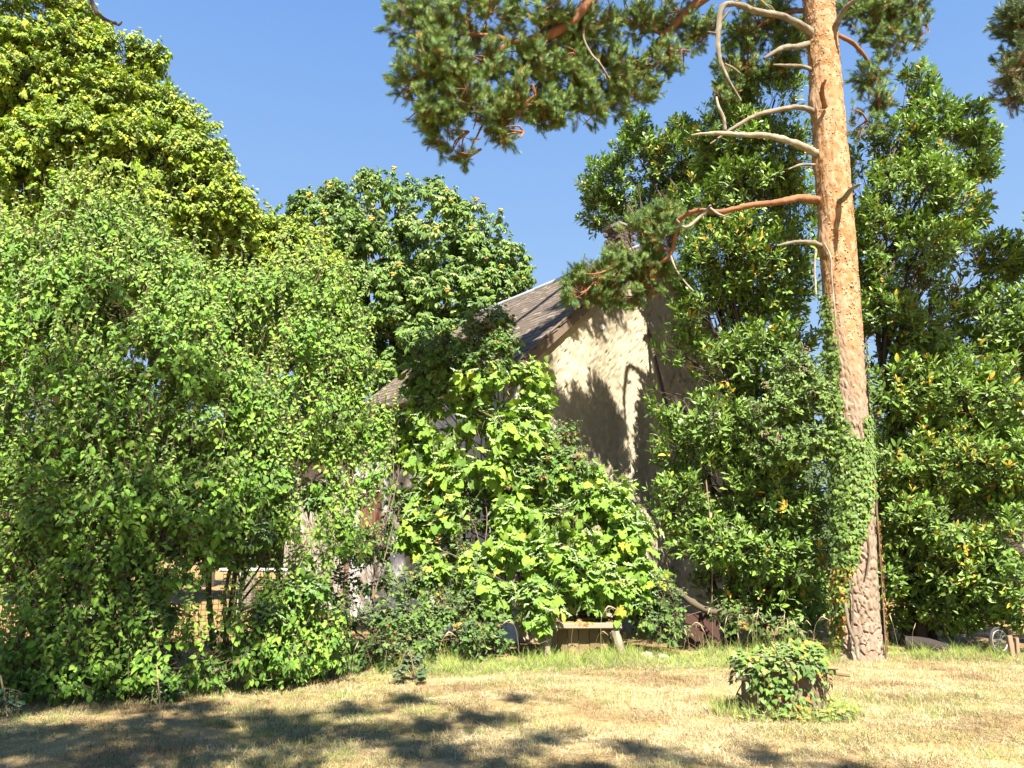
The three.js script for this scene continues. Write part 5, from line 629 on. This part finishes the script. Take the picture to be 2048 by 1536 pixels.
// ---------------------------------------------------------------- seedlings and weeds at the edge of the lawn
{
  const mk = (label, f, geos, pal, lobes, size, per, cat = 'plant', name = 'weed') => { const pl = new Plant(name, label, cat, f, { geos, palette: pal, mat: leafMat(1, .15, .36), wood: std(.3, .22, .12), minPx: 8 }); crown(pl, lobes, { per, sprig: leafySprig({ n: [4, 6], size, spread: 1.25, droop: .3, pal: pick(0, 1, 2), face: [1, .4, .2] }), shell: .9, clump: 1, gap: .2, upward: .6, back: .2, len: [.08, .2] }); limbs(pl, f.clone().setY(.02), lobes, { r0: .01, fine: 5, fork: .2 }); return pl; };
  mk('young maple seedling with broad pale leaves in front of the left thicket', G(320, 1425), [fan(mapleHalf), fan(mapleHalf, { cup: .2, droop: .4 })], [C(.12, .27, .025), C(.16, .31, .03), C(.1, .23, .025)], [L(330, 1385, 8.9, 26, 16, .12), L(300, 1395, 8.85, 20, 12, .1), L(345, 1372, 8.95, 16, 12, .1)], [.09, .14], 130, 'seedling', 'maple_seedling');
  mk('round-leaved bindweed patch at the grass edge left of the bench', G(830, 1365), [fan(roundHalf), fan(roundHalf, { cup: .2 })], [C(.075, .15, .045), C(.09, .17, .05), C(.06, .12, .035)], [L(825, 1322, 10.4, 24, 16, .16), L(850, 1348, 10.2, 20, 9, .14), L(795, 1345, 10.2, 16, 9, .14)], [.05, .08], 100);
  mk('bluish green weed at the bottom left edge of the lawn', G(15, 1440), [blade(ovate, .7), fan(roundHalf)], [C(.05, .14, .05), C(.06, .16, .055), C(.045, .12, .045)], [L(14, 1412, 8.2, 26, 20, .2)], [.05, .08], 160);
  mk('young maple leaves hanging inside the shade of the left thicket', G(520, 1365), [fan(mapleHalf), fan(mapleHalf, { cup: .2, droop: .45 })], [C(.12, .27, .025), C(.16, .32, .03), C(.1, .23, .025)], [L(480, 1010, 9.6, 26, 26, .25), L(560, 950, 9.9, 30, 30, .25), L(520, 1070, 9.6, 24, 20, .2), L(610, 1180, 9.9, 44, 16, .25), L(540, 1230, 9.6, 26, 26, .2), L(330, 1230, 9, 34, 20, .2), L(640, 1000, 10.6, 26, 20, .2), L(590, 880, 10.4, 24, 18, .2)], [.1, .15], 55, 'sapling', 'maple_sapling');
}
// ---------------------------------------------------------------- grass
{
  const stalk = (b, x, z, h, lean, az, w, c, curve) => { const n = 4, s = V(Math.cos(az + 1.57), 0, Math.sin(az + 1.57)).multiplyScalar(w / 2); let last; for (let k = 0; k <= n; k++) { const t = k / n, px = x + Math.cos(az) * lean * Math.pow(t, curve), pz = z + Math.sin(az) * lean * Math.pow(t, curve), y = h * (t - .25 * t * t * Math.min(1, lean / h)), q = 1 - t * .8, a = b.vert(px - s.x * q, y, pz - s.z * q, c), e = b.vert(px + s.x * q, y, pz + s.z * q, c); if (k) b.quad(last, last + 1, e, a); last = a; } };
  const tuft = (n, r, h, lean, w, cols) => { const b = new MB(); for (let k = 0; k < n; k++) { const a = rnd() * 6.28, q = Math.sqrt(rnd()) * r; stalk(b, Math.cos(a) * q, Math.sin(a) * q, rr(...h), rr(...lean), rnd() * 6.28, rr(...w), cols[Math.floor(rnd() * cols.length)].map((v) => v * rr(.8, 1.15)), rr(1.2, 2.2)); } return b.geo(); };
  const straw = [[.68, .57, .33], [.78, .69, .46], [.55, .42, .21], [.82, .74, .53], [.34, .23, .11], [.68, .58, .34]], green = [[.17, .28, .035], [.22, .33, .045], [.3, .36, .08], [.13, .23, .03]], mixed = [...straw.slice(0, 4), ...green.slice(0, 2)];
  const put = (name, label, geos, n, place, mat, dye) => { const lists = geos.map(() => []); for (let k = 0; k < n; k++) { const q = place(); if (q) lists[Math.floor(rnd() * geos.length)].push(q); } const G_ = new THREE.Group(); G_.name = numbered(name); G_.userData = { kind: 'stuff', label, category: 'grass' }; scene.add(G_); const M = new THREE.Matrix4(), Q = new THREE.Quaternion(), c = new THREE.Color(); lists.forEach((l, i) => { const im = new THREE.InstancedMesh(geos[i], mat, l.length); l.forEach((q, k) => { Q.setFromEuler(new THREE.Euler(rr(-.12, .12), rnd() * 6.28, rr(-.12, .12))); M.compose(V(q.x, groundH(q.x, q.z) - .006, q.z), Q, V(q.s, q.s * (q.h ?? 1), q.s)); im.setMatrixAt(k, M); const t = rr(.82, 1.15); c.setRGB(t * rr(.95, 1.05), t, t * rr(.9, 1.05)); if (dye) { const w = dye(q.x, q.z); c.r *= w[0]; c.g *= w[1]; c.b *= w[2]; } im.setColorAt(k, c); }); im.name = 'blades'; im.userData.kind = 'stuff'; im.castShadow = im.receiveShadow = true; G_.add(im); }); return G_; };
  const gm = new THREE.MeshPhysicalMaterial({ color: new THREE.Color().setRGB(DARK, DARK, DARK), vertexColors: true, roughness: 1, transmission: .22, thickness: 0, side: THREE.DoubleSide });
  const inView = () => { const Z = 5.6 + Math.pow(rnd(), .8) * 9, x = rr(-.74, .74) * Z; return [x, -Z]; };
  const tuftSize = (x, z) => .65 + 1.5 * Math.pow(fbm(x * 1.6 + 3, 7, z * 1.6), 1.3) + rr(-.15, .35);
  put('dry_lawn', 'short sun-bleached mown grass across the lawn', [tuft(34, .08, [.015, .05], [.01, .06], [.002, .0045], straw), tuft(30, .1, [.01, .035], [.03, .1], [.002, .0045], straw), tuft(34, .08, [.015, .06], [.01, .06], [.002, .0042], [...straw, ...straw, green[1]]), tuft(24, .12, [.006, .025], [.08, .2], [.0024, .005], straw), tuft(18, .1, [.02, .07], [.02, .09], [.0025, .005], [straw[4], straw[2], [.22, .14, .07]])], 34000, () => { const [x, z] = inView(); if (z < fringeZ(x) - .7) return null; if (fbm(x * 4, 1, z * 4) < .36) return null; return { x, z, s: tuftSize(x, z), h: rr(.35, .85) }; }, gm, (x, z) => { const b = sstep(.52, .66, fbm(x * 1.5 + 60, 2, z * 2.2)) + .6 * sstep(.6, .7, fbm(x * 5, 8, z * 5)), g = .7 * sstep(.54, .68, fbm(x * 1.1 + 20, 3, z * 1.1)); return [mixn(mixn(1, .66, clamp(b)), .76, g * .6), mixn(mixn(1, .57, clamp(b)), .86, g * .6), mixn(mixn(.93, .42, clamp(b)), .5, g * .6)]; });
  put('green_turf', 'patches of still green grass in the dry lawn', [tuft(30, .08, [.02, .06], [.01, .05], [.002, .004], green), tuft(26, .08, [.02, .07], [.02, .06], [.002, .004], mixed)], 16000, () => { const [x, z] = inView(), d = z - fringeZ(x); const want = d < -1.2 ? 0 : d < .35 ? .85 : d < .9 ? .22 : sstep(.52, .66, fbm(x * .9 + 20, 3, z * .9)) * .6 + .03; return rnd() < want ? { x, z, s: rr(.7, 1.3), h: rr(.7, 1.5) } : null; }, gm);
  const gr2 = [[.24, .38, .045], [.3, .43, .06], [.38, .44, .1], [.17, .3, .035]], tallG = [tuft(22, .08, [.12, .38], [.05, .26], [.003, .007], gr2), tuft(18, .07, [.16, .48], [.08, .34], [.003, .0065], [...gr2, [.5, .44, .18]]), tuft(16, .1, [.08, .26], [.1, .3], [.003, .006], [...gr2, ...straw.slice(0, 2)])];
  put('tall_grass', 'tall green grass along the foot of the bushes, bench and pine', tallG, 5200, () => { const x = rr(-4.2, 11), d = .35 - rr(0, 1.5) , z = fringeZ(x) + d + (fbm(x * 1.4, 6, 2) - .5) * 1.1; if (x < -1.9 && rnd() < .8) return null; if (fbm(x * 1.8, 4, z * 1.8) < .38) return null; if (x > 4.9 && x < 6.2 && z > -12.75) return null; if (x > 6.6 && rnd() < .6) return null; return { x, z, s: rr(.55, 1.2), h: rr(.35, 1.1) * (.22 + .95 * Math.pow(fbm(x * 2.2 + 8, 2, z * 2.2), 1.5) * 1.6) * (x > 6.4 ? .8 : 1) * clamp(.45 + (fringeZ(x) + .4 - z) * .7, .3, 1) }; }, gm);
  put('stump_grass', 'long green grass tuft growing against the front of the stump', tallG.slice(0, 3), 90, () => { const c = G(1580, 1432); const a = rr(-2, 2), r = rr(.42, .75); return { x: c.x + Math.sin(a) * r, z: c.z - .25 + Math.cos(a) * r * .9, s: rr(.55, .95), h: rr(.6, 1) }; }, gm);
  // seeding stalks
  const sb = [0, 1].map((v) => { const b = new MB(), c = [.42, .33, .17]; b.tube([V(0, 0, 0), V(.02, .3, 0), V(.05 + v * .05, .55, 0), V(.1 + v * .16, .66 - v * .06, .02)], [.0025, .0022, .002, .0018], 4, { col: () => c }); b.tube([V(.06 + v * .06, .57, 0), V(.09 + v * .1, .64 - v * .02, .01), V(.12 + v * .19, .71 - v * .14, .02)], [.003, .011, .002], 5, { col: () => [.5, .4, .24] }); return b.geo(); });
  const spots = [[1480, 1262], [1520, 1288], [1540, 1280], [1556, 1278], [1572, 1270], [1590, 1265], [1606, 1285], [1622, 1285], [1390, 1290], [1420, 1296], [1366, 1285], [1450, 1300], [1500, 1300], [1800, 1290], [1816, 1296], [880, 1350], [1030, 1330], [1180, 1330], [1210, 1326], [1150, 1330], [640, 1370], [700, 1340]];
  put('seed_grass', 'pale seeding grass stalks standing against the dark shade', sb, Math.round(spots.length * 1.6), (() => { let k = 0; return () => { const [x] = spots[k++ % spots.length], Z = 12.3 + rr(-.3, .5) - (x < 900 ? 2.2 : 0), p = P(x + rr(-12, 12), 1300, Z); return { x: p.x, z: -Z, s: rr(.6, 1.1), h: rr(.8, 1.2) }; }; })(), gm);
  // dry leaves and litter under the bushes
  const lb = [blade(ovate, .6, { n: 3, fold: .5, curl: .5 }), blade(ovate, .7, { n: 3, fold: -.4, curl: -.3 })].map((g) => { const a = g.attributes.color; for (let k = 0; k < a.count; k++) a.setXYZ(k, .36, .21, .1); g.rotateX(-1.4); g.scale(.07, .07, .07); return g; });
  const lit = put('leaf_litter', 'brown dead leaves scattered under the shrubs and over the lawn', lb, 9000, () => { const Z = rr(6.2, 19), x = rr(-.75, .75) * Z, z = -Z; if (z > fringeZ(x) - .2 && rnd() < .95) return null; return { x, z, s: rr(.6, 1.3) }; }, gm); lit.userData.category = 'leaf litter';
}

// ---------------------------------------------------------------- every leaf to its plant: the 300 that show largest as parts, the others together
{
  const W = 1024, H = 768, depth = new Float32Array(W * H).fill(1e9), f = FOCAL / 2, pr = [0, 0, 0, 0];
  const proj = (m, o, size) => { const x = m[o + 9] + m[o + 3] * .5, y = m[o + 10] + m[o + 4] * .5 - EYE, z = m[o + 11] + m[o + 5] * .5, d = CT * -z + ST * y; pr[0] = 512 + f * x / d; pr[1] = 384 - f * (CT * y + ST * z) / d; pr[2] = d; pr[3] = size * f / d; };
  for (const p of plants) for (let k = 0, n = p.size.length; k < n; k++) {
    proj(p.m, k * 12, p.size[k]); if (pr[2] < .5) continue; const r = Math.min(12, pr[3] * .3), x0 = Math.max(0, Math.ceil(pr[0] - r)), x1 = Math.min(W - 1, pr[0] + r), y0 = Math.max(0, Math.ceil(pr[1] - r)), y1 = Math.min(H - 1, pr[1] + r);
    for (let y = y0; y <= y1; y++) for (let x = x0; x <= x1; x++) if (pr[2] < depth[y * W + x]) depth[y * W + x] = pr[2];
  }
  const M = new THREE.Matrix4(), Q = new THREE.Quaternion(), col = new THREE.Color(); let total = 0;
  for (const p of plants) {
    const n = p.size.length, shown = new Uint8Array(n), cand = [];
    if (p.partLimit) for (let k = 0; k < n; k++) { proj(p.m, k * 12, p.size[k]); const x = Math.round(pr[0]), y = Math.round(pr[1]); if (pr[2] < .5 || x < 0 || y < 0 || x >= W || y >= H || pr[3] * 2 < p.minPx) continue; const i = p.m, o = k * 12, face = Math.abs((i[o + 6] * i[o + 9] + i[o + 7] * (i[o + 10] - EYE) + i[o + 8] * i[o + 11]) / (pr[2] * Math.hypot(i[o + 6], i[o + 7], i[o + 8]))); if (pr[2] <= depth[y * W + x] + .03) cand.push([pr[3] * (.3 + face), k]); }
    cand.sort((a, b) => b[0] - a[0]).slice(0, p.partLimit).forEach((c) => shown[c[1]] = 1);
    const mats = p.palette.map((c) => { const m = p.mat.clone(); m.color.setRGB(...c); return m; }), lists = p.geos.map(() => []);
    for (let k = 0; k < n; k++) {
      const o = k * 12, a = p.m, v = p.meta[k * 3 + 1];
      if (!shown[k]) { lists[v].push(k); continue; }
      const q = mesh(p.leafName, p.geos[v], mats[p.meta[k * 3]], p.g), L_ = Math.hypot(a[o + 3], a[o + 4], a[o + 5]), Wd = Math.hypot(a[o], a[o + 1], a[o + 2]);
      M.set(a[o] / Wd, a[o + 3] / L_, a[o + 6] / L_, 0, a[o + 1] / Wd, a[o + 4] / L_, a[o + 7] / L_, 0, a[o + 2] / Wd, a[o + 5] / L_, a[o + 8] / L_, 0, 0, 0, 0, 1); q.quaternion.setFromRotationMatrix(M); q.scale.set(Wd, L_, L_); q.position.set(a[o + 9] - p.o.x, a[o + 10] - p.o.y, a[o + 11] - p.o.z);
    }
    lists.forEach((l, v) => { if (!l.length) return; const im = new THREE.InstancedMesh(p.geos[v], p.mat, l.length); l.forEach((k, j) => { const o = k * 12, a = p.m, c = p.palette[p.meta[k * 3]], t = p.meta[k * 3 + 2]; M.set(a[o], a[o + 3], a[o + 6], a[o + 9] - p.o.x, a[o + 1], a[o + 4], a[o + 7], a[o + 10] - p.o.y, a[o + 2], a[o + 5], a[o + 8], a[o + 11] - p.o.z, 0, 0, 0, 1); im.setMatrixAt(j, M); im.setColorAt(j, col.setRGB(c[0] * t, c[1] * t, c[2] * t)); }); im.name = p.leafName === 'leaf' ? 'foliage' : p.leafName; im.userData.kind = 'stuff'; im.castShadow = im.receiveShadow = true; p.g.add(im); total += l.length; });
    const tn = p.tw.length / 8;
    if (tn) { const im = new THREE.InstancedMesh(TWIG, p.wood, tn), d = V(); for (let k = 0; k < tn; k++) { const t = p.tw.slice(k * 8, k * 8 + 8); Q.setFromUnitVectors(UP, d.set(t[3], t[4], t[5]).normalize()); M.compose(V(t[0] - p.o.x, t[1] - p.o.y, t[2] - p.o.z), Q, V(t[7], t[6], t[7])); im.setMatrixAt(k, M); } im.name = 'twigs'; im.userData.kind = 'stuff'; im.castShadow = true; p.g.add(im); total += tn; }
    for (const name of ['trunk', 'branch', 'stem', 'shoot', 'bare_twig']) if (p[name + '_mb']) p[name + '_mb'].build(name, p.wood, p.g);
    console.log(p.g.name, n, 'leaves', cand.length, 'seen');
  }
  console.log('copies', total);
}
renderer.render(scene, camera);
